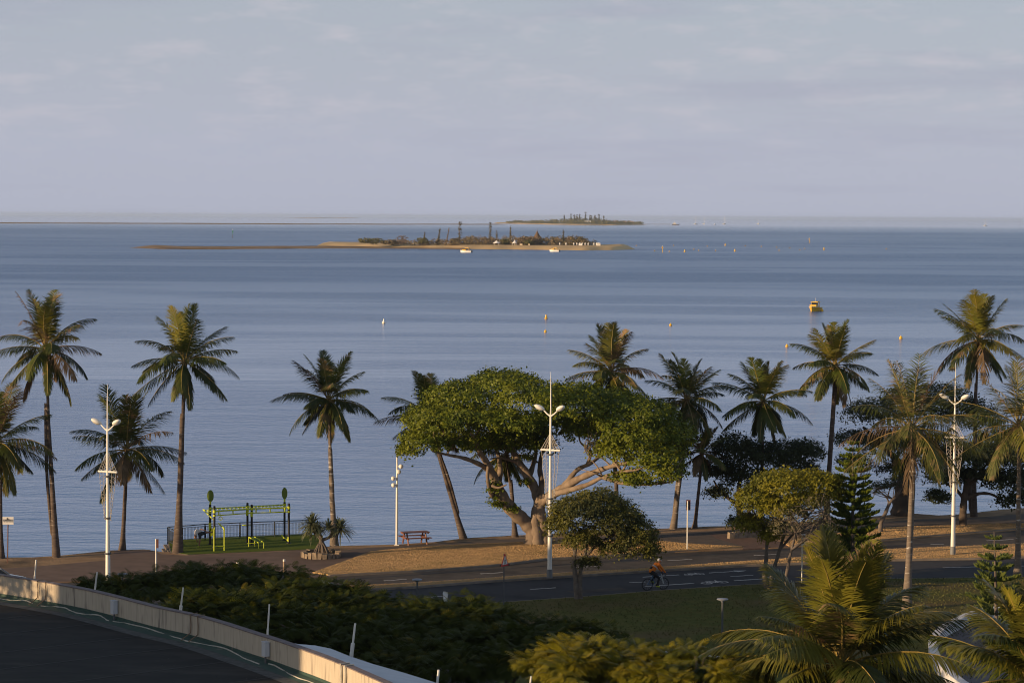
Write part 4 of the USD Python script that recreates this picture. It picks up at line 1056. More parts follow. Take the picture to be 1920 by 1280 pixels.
# ---------------------------------------------------------------- Norfolk pines built tier by tier
def norfolk(label, base_px, top_py, tiers, w_px, seed, mat_, droop=0.0, dense=1.0, first=0.04, sparse_top=False, Y=None, lean=0.0):
    base = gp(*base_px, .11) if Y is None else at(*base_px, Y)
    if Y is not None: base[2] = .1
    Y = base[1]; z = Y / FPX
    top = at(base_px[0] + lean, top_py, Y) - base
    H = top[2]; W = w_px * z / 2
    rng = np.random.default_rng(seed)
    t = thing('column_pine', label, 'pine', base)
    mm = MB(); mm.tube([(0, 0, -.1), top * .5, top], [.05 + H * .011, .04 + H * .006, .02], 8); obj('trunk', mm, 'grey_bark', t)
    for k in range(tiers):
        f_ = first + (1 - first) * (k / (tiers - .3)) ** 0.93
        zz = top * f_
        L = W * (1.0 - f_) ** .62 * (1 if f_ > .12 else .8) * rng.uniform(.9, 1.08) + .10
        nb = 6 if L > .5 else 5
        mm = MB(); a0 = rng.uniform(0, 6.28)
        for b in range(nb):
            a = a0 + b * 2 * PI / nb + rng.normal(0, .1); Lb = L * rng.uniform(.85, 1.1)
            s = np.linspace(0, 1, 5)
            e = droop + .55 * s ** 2
            ax = np.stack([Lb * s * math.cos(a), Lb * s * math.sin(a), Lb * (.02 - .10 * s + .30 * s ** 2.2) + droop * Lb * s], 1) + zz
            mm.tube(ax, np.linspace(.035, .02, 5), 4, cap=False)
            nt = int(17 * dense * max(.5, min(1.5, Lb)))
            side = np.array([-math.sin(a), math.cos(a), 0]); out = np.array([math.cos(a), math.sin(a), 0])
            for j in range(nt):
                u = .22 + .78 * (j + rng.random()) / nt
                p = np.array([np.interp(u, s, ax[:, q]) for q in range(3)])
                for sg in (-1, 1):
                    tl = (.10 + .22 * min(1.2, Lb)) * (1.1 - .55 * abs(u - .6) / .5) * rng.uniform(.8, 1.2)
                    d = side * sg * .72 + out * .62 + np.array([0, 0, .35 + rng.normal(0, .15)])
                    d /= np.linalg.norm(d)
                    mm.tube([p, p + d * tl * .55, p + d * tl + [0, 0, tl * .22]], [.035, .058, .018], 4, cap=False)
            mm.tube([ax[-1], ax[-1] + out * .12 + [0, 0, .1]], [.036, .012], 4, cap=False)
        obj('branch_whorl', mm, mat_, t)
    return t


norfolk('tiered dark green columnar pine beside the lawn palm', (1599, 1098), 822, 19, 118, 300, 'pine_needle', dense=1.25, Y=136.0)
norfolk('young light green pine with open tiers near the right edge', (1870, 1190), 996, 9, 120, 301, 'pine_needle_light', dense=1.1, first=.16, Y=118.0, lean=-6)


# ---------------------------------------------------------------- pandanus in a round stone bed
pb = gp(602, 1043, .08)
zz_ = pb[1] / FPX
pl = thing('stone_planter', 'round low stone wall bed around the pandanus on the plaza', 'planter', pb)
rng = np.random.default_rng(41)
Rp = 33 * zz_
for k in range(24):
    a = k * 2 * PI / 24
    hh = rng.uniform(.27, .40)
    mm = MB(); s = trimesh.creation.box((.30, 2 * PI * Rp / 24 * .93, hh)); v = np.array(s.vertices); v += rng.normal(0, .018, v.shape); mm.add(v @ rotz(a).T + [Rp * math.cos(a), Rp * math.sin(a), hh / 2 - .02], s.faces)
    obj('stone', mm, 'stone', pl)
mm = MB(); mm.lathe([(Rp - .1, .18), (.01, .24)], n=20); obj('soil', mm, 'soil', pl)
pd = thing('pandanus', 'spiky grey green pandanus with stilt roots and three leaf heads', 'plant', pb + [0, 0, .2])
mm = MB(); branch(mm, [(0, 0, .5), (0.0, 0, .9), (-.15, 0, 1.15)], .16, .11); branch(mm, [(0, 0, .8), (.5, .1, 1.0), (.75, .1, 1.35)], .11, .08); branch(mm, [(0, 0, .9), (-.3, 0, 1.2), (-.5, 0, 1.5)], .12, .08); branch(mm, [(.5, .1, 1.0), (1.0, .2, 1.15)], .09, .07)
obj('trunk', mm, 'grey_bark', pd)
for k in range(16):
    a = k * 2 * PI / 16 + rng.normal(0, .1); mm = MB(); r_ = rng.uniform(.35, .75)
    mm.tube([(0, 0, rng.uniform(.6, .9)), (r_ * .5 * math.cos(a), r_ * .5 * math.sin(a), .45), (r_ * math.cos(a), r_ * math.sin(a), -.05)], [.05, .045, .04], 6); obj('stilt_root', mm, 'grey_bark', pd)


def spiky(c, R, n, seed):
    rng = np.random.default_rng(seed); mm = MB()
    for k in range(n):
        d = rng.normal(size=3); d[2] = abs(d[2]) * 1.1 - .45; d /= np.linalg.norm(d)
        L = R * rng.uniform(.8, 1.15); w = np.cross(d, [0, 0, 1.0]); w /= max(np.linalg.norm(w), 1e-6); w *= .045
        p = np.array(c) + d * .05; q1 = p + d * L * .45 + [0, 0, .03]; q2 = p + d * L * .8 - [0, 0, L * .10]; q3 = p + d * L - [0, 0, L * .26]
        mm.add([p - w * .8, p + w * .8, q1 + w, q1 - w, q2 + w * .7, q2 - w * .7, q3], [[0, 1, 2], [0, 2, 3], [3, 2, 4], [3, 4, 5], [5, 4, 6]])
    return mm


for c, R, n, s in (((-.55, 0, 1.75), .95, 150, 1), ((-.25, -.2, 1.45), .75, 90, 2), ((.45, .1, 1.55), .75, 110, 3), ((1.15, .25, 1.45), .95, 150, 4), ((-.6, .3, 1.3), .8, 80, 5)):
    obj('leaf_head', spiky(c, R, n, s), 'pandanus_leaf', pd)

# low stone bed under the yellowish tree
a, b = gp(1366, 1009, .07), gp(1440, 1004, .07)
sb = thing('stone_bed', 'long low stone wall around the shrubs beside the brick crossing', 'planter', a)
d = b - a; L = np.linalg.norm(d[:2]); rz_ = math.atan2(d[1], d[0]); n_ = 9
for k in range(n_):
    mm = MB(); s = trimesh.creation.box((L / n_ * .95, .35, .42)); v = np.array(s.vertices) + rng.normal(0, .02, (len(s.vertices), 3)); mm.add(v @ rotz(rz_).T + d * (k + .5) / n_ + [0, 0, .19], s.faces)
    obj('stone', mm, 'stone', sb)


# ---------------------------------------------------------------- feathery flame trees
def spray_cloud(centers, radii, n, size, seed, tilt=.28, pairs=6, zlo=0.0):
    """Bipinnate sprays lying in flat layers over the umbrella shaped crowns."""
    rng = np.random.default_rng(seed)
    v0, f0 = [], []
    for k in range(pairs):
        u = .12 + .85 * k / (pairs - 1); pl_ = .36 * math.sin(PI * (.18 + .72 * u))
        for sg in (-1, 1):
            b = len(v0); dx = .16 * pl_ / .34; w = .055
            v0 += [(u - w, 0, 0), (u + w, 0, 0), (u + dx + w * .6, sg * pl_, -.05), (u + dx - w * .6, sg * pl_, -.05)]
            f0 += [(b, b + 1, b + 2), (b, b + 2, b + 3)]
    v0, f0 = np.array(v0), np.array(f0)
    v0[:, 2] -= .22 * v0[:, 0] ** 2
    C, R = np.asarray(centers), np.asarray(radii)
    area = R[:, 0] * R[:, 1]; pick = rng.choice(len(C), n * 2, p=area / area.sum())
    ang = rng.uniform(0, 2 * PI, n * 2); rr = np.sqrt(rng.random(n * 2))
    x, y = rr * np.cos(ang), rr * np.sin(ang)
    dome = np.sqrt(np.maximum(0, 1 - rr ** 2))
    lay = rng.choice([1.0, .92, .7, .45, .15], n * 2, p=[.4, .22, .18, .12, .08])
    z = dome * lay + rng.normal(0, .04, n * 2)
    P = C[pick] + np.stack([x, y, z], 1) * R[pick]
    # clump: pull towards branchlet centres and drop the places between them
    nz = meshkit.noise(P * 1.5, seed)
    keep = (nz > .42)
    P, x, y = P[keep][:n], x[keep][:n], y[keep][:n]
    k = len(P)
    az = np.arctan2(y, x) + rng.normal(0, .8, k)
    el = rng.normal(-.34, tilt, k) - .3 * np.sqrt(x * x + y * y); roll = rng.normal(0, .45, k)
    s = size * rng.uniform(.7, 1.25, k)
    stick = rng.random(k) < .10; el = np.where(stick, rng.uniform(.1, .9, k), el); P[stick, 2] += .12; s = np.where(stick, s * 1.25, s)
    X = np.stack([np.cos(el) * np.cos(az), np.cos(el) * np.sin(az), np.sin(el)], 1)
    Yv = np.stack([-np.sin(az), np.cos(az), np.zeros(k)], 1); Zv = np.cross(X, Yv)
    Y2 = Yv * np.cos(roll)[:, None] + Zv * np.sin(roll)[:, None]; Z2_ = np.cross(X, Y2)
    V = P[:, None, :] + s[:, None, None] * (v0[None, :, 0:1] * X[:, None] + v0[None, :, 1:2] * Y2[:, None] + v0[None, :, 2:3] * Z2_[:, None])
    F = (f0[None] + (np.arange(k) * len(v0))[:, None, None]).reshape(-1, 3)
    return V.reshape(-1, 3), F


def flame_tree(label, lobes, n, seed, Y, leaf_mat='flame_leaf', size=.5, base_px=None, group='feathery trees on the car park'):
    z = Y / FPX
    cx = np.mean([l[0] for l in lobes])
    base = at(cx, lobes[0][1], Y); base[2] = .1
    t = thing('flame_tree', label, 'tree', base, group=group)
    cs = [at(l[0], l[1], Y + l[4]) - base for l in lobes]; rs = [(l[2] * z, l[5], l[3] * z) for l in lobes]
    rng = np.random.default_rng(seed)
    mm = MB(); hub = np.array([0, 0, cs[0][2] * .45]); branch(mm, [(0, 0, -.2), (.1, 0, hub[2] * .5), hub], .24, .17); obj('trunk', mm, 'dark_bark', t)
    for c, r in zip(cs, rs):
        for q in range(3):
            a = rng.uniform(0, 6.28); e = c + np.array([math.cos(a) * r[0] * .6, math.sin(a) * r[1] * .6, r[2] * .35])
            mm = MB(); branch(mm, [hub, (hub + c) / 2 - [0, 0, .15], c + (e - c) * .4, e], .10, .02, 6); obj('limb', mm, 'dark_bark', t)
    sc, sr = [], []
    for c, r in zip(cs, rs):
        for q in range(16):
            a, u = rng.uniform(0, 6.28), math.sqrt(rng.random()) * .85
            sc.append(c + np.array([math.cos(a) * u * r[0], math.sin(a) * u * r[1], r[2] * (math.sqrt(1 - u * u) * .8 - .35) * rng.uniform(.7, 1.1)]))
            w_ = rng.uniform(.28, .55); sr.append((r[0] * w_, r[1] * w_, r[2] * rng.uniform(.2, .36)))
    obj('crown', spray_cloud(sc, sr, int(n * 3.2), size * .62, seed), leaf_mat, t)
    return t


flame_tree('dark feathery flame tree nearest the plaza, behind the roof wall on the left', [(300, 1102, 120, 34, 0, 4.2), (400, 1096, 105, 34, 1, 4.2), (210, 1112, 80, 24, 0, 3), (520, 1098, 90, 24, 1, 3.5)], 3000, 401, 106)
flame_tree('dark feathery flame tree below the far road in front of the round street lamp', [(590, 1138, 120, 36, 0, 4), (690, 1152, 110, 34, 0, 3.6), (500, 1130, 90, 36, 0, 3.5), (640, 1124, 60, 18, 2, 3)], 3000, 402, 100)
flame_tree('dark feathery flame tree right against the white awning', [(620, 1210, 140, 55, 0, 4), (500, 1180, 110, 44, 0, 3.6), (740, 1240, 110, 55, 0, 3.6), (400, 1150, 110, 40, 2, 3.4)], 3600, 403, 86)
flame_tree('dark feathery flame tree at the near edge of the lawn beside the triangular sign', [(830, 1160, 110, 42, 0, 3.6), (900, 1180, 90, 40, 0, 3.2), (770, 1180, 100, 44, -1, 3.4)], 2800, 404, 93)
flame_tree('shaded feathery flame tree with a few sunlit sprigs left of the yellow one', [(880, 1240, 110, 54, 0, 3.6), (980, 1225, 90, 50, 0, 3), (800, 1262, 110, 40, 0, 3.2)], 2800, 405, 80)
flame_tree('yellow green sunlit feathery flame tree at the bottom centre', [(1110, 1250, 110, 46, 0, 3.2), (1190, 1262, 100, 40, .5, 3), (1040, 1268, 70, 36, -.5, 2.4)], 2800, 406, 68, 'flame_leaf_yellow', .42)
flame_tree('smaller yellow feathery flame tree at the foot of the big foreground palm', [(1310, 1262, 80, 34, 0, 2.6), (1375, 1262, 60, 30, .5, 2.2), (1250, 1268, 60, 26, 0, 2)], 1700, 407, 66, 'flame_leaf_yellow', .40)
flame_tree('thin feathery sapling on the lawn under the round olive tree', [(1100, 1192, 75, 18, 0, 2.2), (1040, 1180, 60, 16, .5, 1.8)], 520, 408, 92, 'flame_leaf', .46)
# ================================================================ street furniture, gym, people
mat('mast_white', (0.74, 0.72, 0.66), 0.45, (0.62, 0.60, 0.55), scale=1.2, stretch=(1, 1, .3), space='object')
mat('mast_grey', (0.16, 0.165, 0.17), 0.6)
mat('lamp_lens', (0.50, 0.50, 0.48), 0.2)
mat('rope', (0.50, 0.46, 0.40), 0.8)
mat('steel_grey', (0.075, 0.078, 0.085), 0.5)
mat('lamp_top', (0.20, 0.215, 0.25), 0.4)
mat('railing_grey', (0.035, 0.04, 0.048), 0.5)
mat('lime_paint', (0.58, 0.64, 0.03), 0.45, (0.50, 0.56, 0.03), scale=3)
mat('sign_green', (0.14, 0.20, 0.03), 0.5)
mat('gym_black', (0.014, 0.014, 0.015), 0.5)
mat('table_wood', (0.22, 0.085, 0.05), 0.6, (0.15, 0.06, 0.04), scale=2, stretch=(1, 8, 1))
mat('post_wood', (0.34, 0.24, 0.16), 0.8, (0.24, 0.17, 0.12), scale=4)
mat('sign_white', (0.66, 0.64, 0.62), 0.5)
mat('sign_black', (0.025, 0.025, 0.028), 0.6)
mat('sign_red', (0.45, 0.03, 0.03), 0.5)
mat('sign_brown', (0.11, 0.04, 0.028), 0.6)
mat('sign_back', (0.05, 0.05, 0.055), 0.5)
mat('sign_teal', (0.03, 0.25, 0.28), 0.5)
mat('concrete_dark', (0.13, 0.115, 0.10), 0.9, (0.09, 0.08, 0.07), scale=2)
mat('skin', (0.28, 0.15, 0.10), 0.6)
mat('shirt_white', (0.55, 0.53, 0.53), 0.9)
mat('shorts_dark', (0.035, 0.04, 0.055), 0.9)
mat('orange_cloth', (0.62, 0.17, 0.015), 0.8)
mat('reflective', (0.45, 0.42, 0.42), 0.4)
mat('cloth_black', (0.015, 0.015, 0.018), 0.85)
mat('helmet', (0.60, 0.62, 0.66), 0.35)
mat('helmet_dark', (0.04, 0.045, 0.06), 0.4)
mat('shoe_lime', (0.35, 0.42, 0.03), 0.6)
mat('glove_blue', (0.02, 0.05, 0.12), 0.7)
mat('hair_dark', (0.02, 0.015, 0.012), 0.8)
mat('bike_blue', (0.03, 0.10, 0.20), 0.35)
mat('bike_white', (0.55, 0.57, 0.58), 0.3)
mat('chrome', (0.4, 0.4, 0.41), 0.3, metallic=0.9)
mat('car_grey', (0.13, 0.145, 0.17), 0.3, metallic=0.4, coat=0.6)
mat('car_silver', (0.42, 0.42, 0.43), 0.3, metallic=0.4, coat=0.6)
mat('car_light', (0.6, 0.6, 0.55), 0.2)


def tri_mesh(fn, *a, **k):
    mm = MB(); fn(mm, *a, **k); return mm


# ---------------------------------------------------------------- lamp masts rigged like ships
def lamp_mast(label, base_px, top_y, lamp_y, yard_y, low_y, base_z, rz=0.55, grey=0.5):
    base = gp(*base_px, base_z); z = base[1] / FPX
    hh = lambda y: (at(base_px[0], y, base[1]) - base)[2]
    H, HL, HY, H0 = hh(top_y), hh(lamp_y), hh(yard_y), hh(low_y)
    t = thing('lamp_mast', label, 'street lamp', base, rz=rz)
    mm = MB(); mm.tube([(0, 0, 0), (0, 0, .05), (0, 0, grey)], [.18, .172, .168], 14); obj('foot', mm, 'mast_grey', t, smooth=40)
    mm = MB(); mm.tube([(0, 0, grey), (0, 0, HY * .45), (0, 0, HY * .8), (0, 0, HL), (0, 0, HL + .15), (0, 0, H * .93), (0, 0, H)], [.14, .112, .082, .058, .042, .028, .009], 14); obj('pole', mm, 'mast_white', t, smooth=True)
    mm = MB()
    for hz in (HY * .33, HY * .62, HY - .25):
        mm.lathe([(.19 - hz * .006, hz - .05), (.20 - hz * .006, hz - .03), (.20 - hz * .006, hz + .03), (.19 - hz * .006, hz + .05)], n=12)
    obj('clamp_band', mm, 'steel_grey', t, kind='stuff')
    for s, tw in ((-1, 0.35), (1, -.35)):
        mm = MB(); mm.tube([(0, 0, HL - .05), (s * .22, 0, HL + .10), (s * .42, 0, HL + .28)], [.05, .045, .04], 8); arm = obj('lamp_arm', mm, 'mast_white', t)
        mm = MB()
        R = rotz(tw) @ roty(-s * .42)
        prof = [(0.0, -.07), (.11, -.05), (.20, 0.01), (.215, .08), (.16, .16), (.07, .20), (.005, .21)]
        mm.lathe(prof, n=14, sx=1.55, sy=1.0); v, f = mm.arr(); v[:, 0] += s * .34; v = v @ R.T + [s * .40, 0, HL + .26]
        hd = obj('lamp_head', (v, f), 'mast_white', t, smooth=True)
        mm = MB(); mm.lathe([(.15, -.035), (.10, -.075), (.0, -.085)], n=12, sx=1.55, sy=1.0); v, f = mm.arr(); v[:, 0] += s * .34; v = v @ R.T + [s * .40, 0, HL + .26]
        obj('lens', (v, f), 'lamp_lens', hd)
    yl = .62
    mm = MB(); mm.tube([(-yl, 0, HY), (yl, 0, HY)], .055, 8); obj('yard', mm, 'mast_white', t)
    HN = HY + (HL - HY) * .48
    k = 0
    for s in (-1, 1):
        for q in (.35, .65, .95):
            mm = MB(); mm.tube([(s * .05, 0, HN - (1 - q) * .5), (s * yl * q, 0, HY + .04)], .014, 4); obj('stay', mm, 'rope', t)
        for q in (.45, .9):
            mm = MB(); mm.tube([(s * yl * q, 0, HY - .05), (s * (.42 * q + .06), 0, HY * .6 + H0 * .4), (s * .17, 0, H0)], .014, 4); obj('stay', mm, 'rope', t)
    # net of decorative light strings between the stays
    mm = MB(); rng = np.random.default_rng(int(base_px[0]))
    for s in (-1, 1):
        for u in np.linspace(.06, .92, 15):
            w = np.interp(u, [0, 1], [yl * .86, .20]); zz = HY - .08 + (H0 - HY) * u
            dz = (HY - H0) / 15
            pts = [(s * .15, 0, zz), (s * (.15 + (w - .15) * .35), .04, zz - dz * .8), (s * (.15 + (w - .15) * .65), -.04, zz + dz * .2), (s * w, 0, zz - dz * .6)]
            mm.tube(np.array(pts) + rng.normal(0, .02, (4, 3)), .013, 4, cap=False)
        for u in np.linspace(.1, .9, 7):
            w = yl * u; zz = HN + (HY - HN) * u
            mm.tube([(s * .1, 0, zz), (s * w * .6, .03, zz - .12), (s * w * .9, 0, zz + .03)], .012, 4, cap=False)
    obj('light_net', mm, 'rope', t, kind='stuff')
    return t


lamp_mast('left white ship mast street lamp rising above the feathery trees', (202.5, 1112), 720, 806, 884, 975, .135, rz=-.45)
lamp_mast('middle white ship mast street lamp in front of the big fig tree', (1030.5, 1082.5), 697, 779, 843.5, 950, .135, rz=-.45)
lamp_mast('right white ship mast street lamp on the wide median between the palms', (1786.5, 1038.5), 680, 757, 820, 925, .135, rz=-.45)

# ---------------------------------------------------------------- flood light pole and picnic table
b = gp(744, 1022, .07); z = b[1] / FPX
t = thing('floodlight_pole', 'slim cream pole with four round floodlights beside the picnic table', 'street lamp', b)
hh = lambda y: (at(744, y, b[1]) - b)[2]
mm = MB(); mm.tube([(0, 0, 0), (0, 0, hh(935)), (0, 0, hh(846))], [.085, .075, .05], 10); obj('pole', mm, 'mast_white', t, smooth=True)
mm = MB(); mm.box((0, 0, .03), (.3, .3, .06)); obj('base_plate', mm, 'mast_white', t)
for y, s, q in ((874, 1, .26), (884, 1, .12), (896.5, -1, -.24), (909, -1, -.22)):
    mm = MB(); mm.tube([(0, 0, hh(y) - .02), (q * .6, -.02, hh(y))], .03, 6); br = obj('bracket', mm, 'mast_white', t)
    mm = MB(); mm.lathe([(.01, -.14), (.10, -.12), (.145, -.02), (.14, .06), (.09, .11), (0.005, .13)], n=12, R=frame_to((s * .6, -.45 if q != .12 else .6, -.25)), c=(q, -.05, hh(y))); obj('floodlight', mm, 'mast_white', t, smooth=True)

b = gp(778, 1019, .06)
t = thing('picnic_table', 'reddish brown wooden picnic table with attached benches by the water', 'table', b, rz=math.radians(20))
for k in range(4):
    mm = MB(); mm.box((0, -.3 + k * .2, .76), (1.75, .185, .045)); obj('top_plank', mm, 'table_wood', t)
for s in (-1, 1):
    for k in range(2):
        mm = MB(); mm.box((0, s * (.62 + .17 * k), .45), (1.75, .15, .045)); obj('bench_plank', mm, 'table_wood', t)
    mm = MB(); mm.box((s * .66, 0, .40), (.06, 1.6, .10)); obj('cross_beam', mm, 'table_wood', t)
    for q in (-1, 1):
        mm = MB(); mm.tube([(s * .62, q * .62, -.02), (s * .62, q * .24, .74)], .055, 4); obj('leg', mm, 'table_wood', t)
for s in (-.8, .8):
    mm = MB(); mm.box((s, 0, .70), (.07, .7, .06)); obj('batten', mm, 'table_wood', t)

# ---------------------------------------------------------------- outdoor gym on its turf deck
ZT = 0.10
m_ = MB()
deck = Polygon(G((316, 1016.5), (384, 1011.5), (450, 1008.5), (577, 1003.5), (600, 1005), (610, 1027), (594, 1031), (352, 1041.5), (322, 1037)))
m_.prism(deck, ZT - .012, ZT); turf_o = obj('gym_turf', m_, 'turf', kind='structure')
m_ = MB(); m_.prism(deck.buffer(.06), SEA - .6, ZT - .014); obj('gym_deck_base', m_, 'concrete_dark', kind='structure')
# step like boards below the deck's left end
t = thing('sea_steps', 'dark horizontal boards under the left corner of the railing', 'steps', gp(316, 1030, 0))
a = gp(313, 1019, 0) - gp(316, 1030, 0); b2 = gp(326, 1037, 0) - gp(316, 1030, 0)
for k in range(5):
    d = (b2 - a); mm = MB(); mm.box((a + b2) / 2 + np.array([-.10 - .12 * k, -.1, -.10 - .26 * k]), (.22, np.linalg.norm(d[:2]), .16), math.atan2(d[1], d[0]) - PI / 2); obj('board', mm, 'jetty_wood', t)

gb = gp(470, 1016, ZT)
gym = thing('gym_frame', 'lime and black outdoor gym frame with two overhead ladders and round signs', 'gym frame', gb)


def gpost(px, by, ty):
    p = gp(px, by, ZT); q = at(px, ty, p[1])
    return p - gb, q[2] - ZT


posts = {}
for nm, px, by, ty in (('bl', 394, 1020, 945), ('fl', 402, 1026, 948), ('bm', 464, 1016.5, 942), ('fm', 472, 1020.5, 945.5), ('br', 533.5, 1012, 940), ('fr', 541.5, 1018, 943)):
    p, h = gpost(px, by, ty); posts[nm] = (p, h)
    mm = MB(); mm.tube([p, p + [0, 0, h - .03], p + [0, 0, h]], [.075, .075, .05], 10); po = obj('post', mm, 'gym_black', gym, smooth=40)
    mm = MB(); mm.lathe([(.16, 0), (.16, .03), (.09, .035)], c=p, n=10); obj('base_plate', mm, 'gym_black', po)


def ladder(a0, a1, b0, b1, za0, zb0, n):
    """Two rails a0-a1 and b0-b1 with n rungs between them."""
    A0, A1, B0, B1 = [posts[k][0] + [0, 0, zz] if isinstance(k, str) else np.array(k) for k, zz in ((a0, za0), (a1, za0), (b0, zb0), (b1, zb0))]
    for p, q in ((A0, A1), (B0, B1)):
        mm = MB(); mm.tube([p, q], .045, 8); obj('rail', mm, 'lime_paint', gym)
    for k in range(n):
        u = (k + .5) / n
        mm = MB(); mm.tube([A0 + (A1 - A0) * u, B0 + (B1 - B0) * u], .025, 6); obj('rung', mm, 'lime_paint', gym)


ladder('bl', 'bm', 'fl', 'fm', 2.28, 2.28, 9)
ladder('bm', 'br', 'fm', 'fr', 2.28, 2.28, 10)
for a_, c_ in (('fl', 'fm'), ('fm', 'fr')):
    P, Q = posts[a_][0] + [0, -.06, 2.02], posts[c_][0] + [0, -.06, 2.02]
    mm = MB(); mm.tube([P, Q], .035, 8); obj('lower_bar', mm, 'lime_paint', gym)
    for u in (.12, .5, .9):
        mm = MB(); c0 = P + (Q - P) * u; mm.tube([c0, c0 + [0, 0, .26]], .045, 6); obj('hanger', mm, 'lime_paint', gym)
for nm in posts:
    p, h = posts[nm]; mm = MB(); mm.lathe([(.10, -.09), (.10, .09)], c=p + [0, 0, 2.28], n=10); mm.lathe([(.095, -.05), (.095, .05)], c=p + [0, 0, 2.02], n=10); obj('collar', mm, 'lime_paint', gym)
# inclined ladder reaching out to the left
P0, P1 = at(381, 955, gb[1] + .6) - gb, posts['fl'][0] + [-.05, 0, 1.75]
Q0, Q1 = at(390, 956, gb[1] + 1.4) - gb, posts['bl'][0] + [-.05, 0, 1.75]
for p, q in ((P0, P1), (Q0, Q1)):
    mm = MB(); mm.tube([p, q], .04, 8); obj('rail', mm, 'lime_paint', gym)
for u in (.05, .35, .65):
    mm = MB(); mm.tube([P0 + (P1 - P0) * u, Q0 + (Q1 - Q0) * u], .025, 6); obj('rung', mm, 'lime_paint', gym)
mm = MB(); mm.tube([P0, posts['fl'][0] + [-.05, 0, 2.26]], .03, 6); obj('brace', mm, 'lime_paint', gym)
# hanging ring handle
rp = at(413.5, 962, gb[1]) - gb
mm = MB(); mm.tube([rp, rp - [0, 0, .2]], .015, 5); mm2 = mm
for k in range(10):
    a, c = 2 * PI * k / 10, 2 * PI * (k + 1) / 10
    mm.tube([rp + [.11 * math.sin(a), 0, -.32 - .11 * math.cos(a) * -1], rp + [.11 * math.sin(c), 0, -.32 + .11 * math.cos(c)]], .025, 5)
obj('ring', mm, 'lime_paint', gym)
# round signs on top
for nm, cx, cy, rx, ry in (('bl', 394.5, 929.3, 6.4, 11.3), ('br', 533.6, 924.5, 5.3, 11.3)):
    p, h = posts[nm]; c = at(cx, cy, p[1] + gb[1]) - gb; z = (p[1] + gb[1]) / FPX
    mm = MB(); mm.lathe([(.001, -.02), (.97, -.02), (1.0, 0), (.97, .02), (.001, .02)], n=28, R=rotx(PI / 2)); v, f = mm.arr(); v = v * [rx * z, .8, ry * z] + c
    so = obj('sign_disc', (v, f), 'sign_green', gym)
    mm = MB(); mm.tube([p + [0, 0, h - .04], c - [0, 0, ry * z * .9]], .06, 8); obj('sign_stem', mm, 'lime_paint', gym)
# small grips on the posts
for nm, zz, dx in (('bl', 1.15, .0), ('bl', .8, .1), ('bm', 1.9, 0), ('fm', 1.95, 0)):
    p, h = posts[nm]; mm = MB(); mm.box(p + [dx, -.09, zz], (.16, .1, .32 if zz > 1.5 else .5)); obj('grip', mm, 'lime_paint', gym)
p = posts['fr'][0]; mm = MB(); mm.tube([p + [-.05, -.05, .2], p + [-.35, .1, .35], p + [-.48, .3, .48]], .04, 6); mm.tube([p + [-.02, -.1, .12], p + [-.02, -.1, .42]], .05, 6); obj('foot_hold', mm, 'lime_paint', gym)
p = posts['bm'][0]; mm = MB(); mm.tube([p + [0, 0, 1.05], p + [-.35, .2, 1.08], p + [.3, .25, 1.08]], .025, 6); obj('side_bar', mm, 'lime_paint', gym)

# low bars next to the stretching person
b = gp(411, 1032, ZT)
t = thing('parallel_bars', 'low lime green step bars in front of the gym frame', 'gym bars', b)
z = b[1] / FPX
Pq = [gp(401.5, 1032.5, ZT) - b, gp(420.5, 1031.5, ZT) - b]
hs = 1.42
for p in Pq:
    mm = MB(); mm.tube([p, p + [0, 0, hs - .12]], .035, 8); obj('leg', mm, 'lime_paint', t)
mm = MB(); mm.tube([Pq[0] + [0, 0, hs - .15], Pq[0] + [.0, .25, hs + .06]], .035, 8); mm.tube([Pq[1] + [0, 0, hs - .14], Pq[1] + [-.06, .1, hs - .02], Pq[1] + [-.42, .5, hs + .22]], .045, 8); obj('hand_bar', mm, 'lime_paint', t, kind='stuff')
mm = MB(); mm.tube([Pq[0] + [0, 0, .28], Pq[1] + [0, 0, .28]], .03, 8); obj('cross_bar', mm, 'lime_paint', t)

# sit up bench
b = gp(476, 1027, ZT)
t = thing('situp_bench', 'small lime green sloping exercise bench under the gym frame', 'bench', b)
A = at(466.5, 1011, b[1] + .6) - b; A[2] = .62; B = np.array([.30, -.05, .34])
dx_ = np.array([.36, .05, 0])
mm = MB(); mm.add([A, A + dx_, B + dx_ * .9, B, A - [0, 0, .05], A + dx_ - [0, 0, .05], B + dx_ * .9 - [0, 0, .05], B - [0, 0, .05]], [[0, 1, 2, 3], [4, 7, 6, 5], [0, 3, 7, 4], [1, 5, 6, 2], [3, 2, 6, 7], [0, 4, 5, 1]]); obj('seat', mm, 'sign_green', t)
for p in (A, A + dx_, B, B + dx_ * .9):
    mm = MB(); mm.tube([p - [0, 0, .02], [p[0], p[1], 0]], .03, 7); obj('leg', mm, 'lime_paint', t)
for p, q in ((A, B), (A + dx_, B + dx_ * .9)):
    mm = MB(); mm.tube([p, q], .035, 7); obj('side_rail', mm, 'lime_paint', t)
mm = MB(); mm.tube([[A[0] - .08, A[1] - .05, .22], [A[0] + .4, A[1] + .05, .22]], .03, 6); obj('foot_bar', mm, 'lime_paint', t)


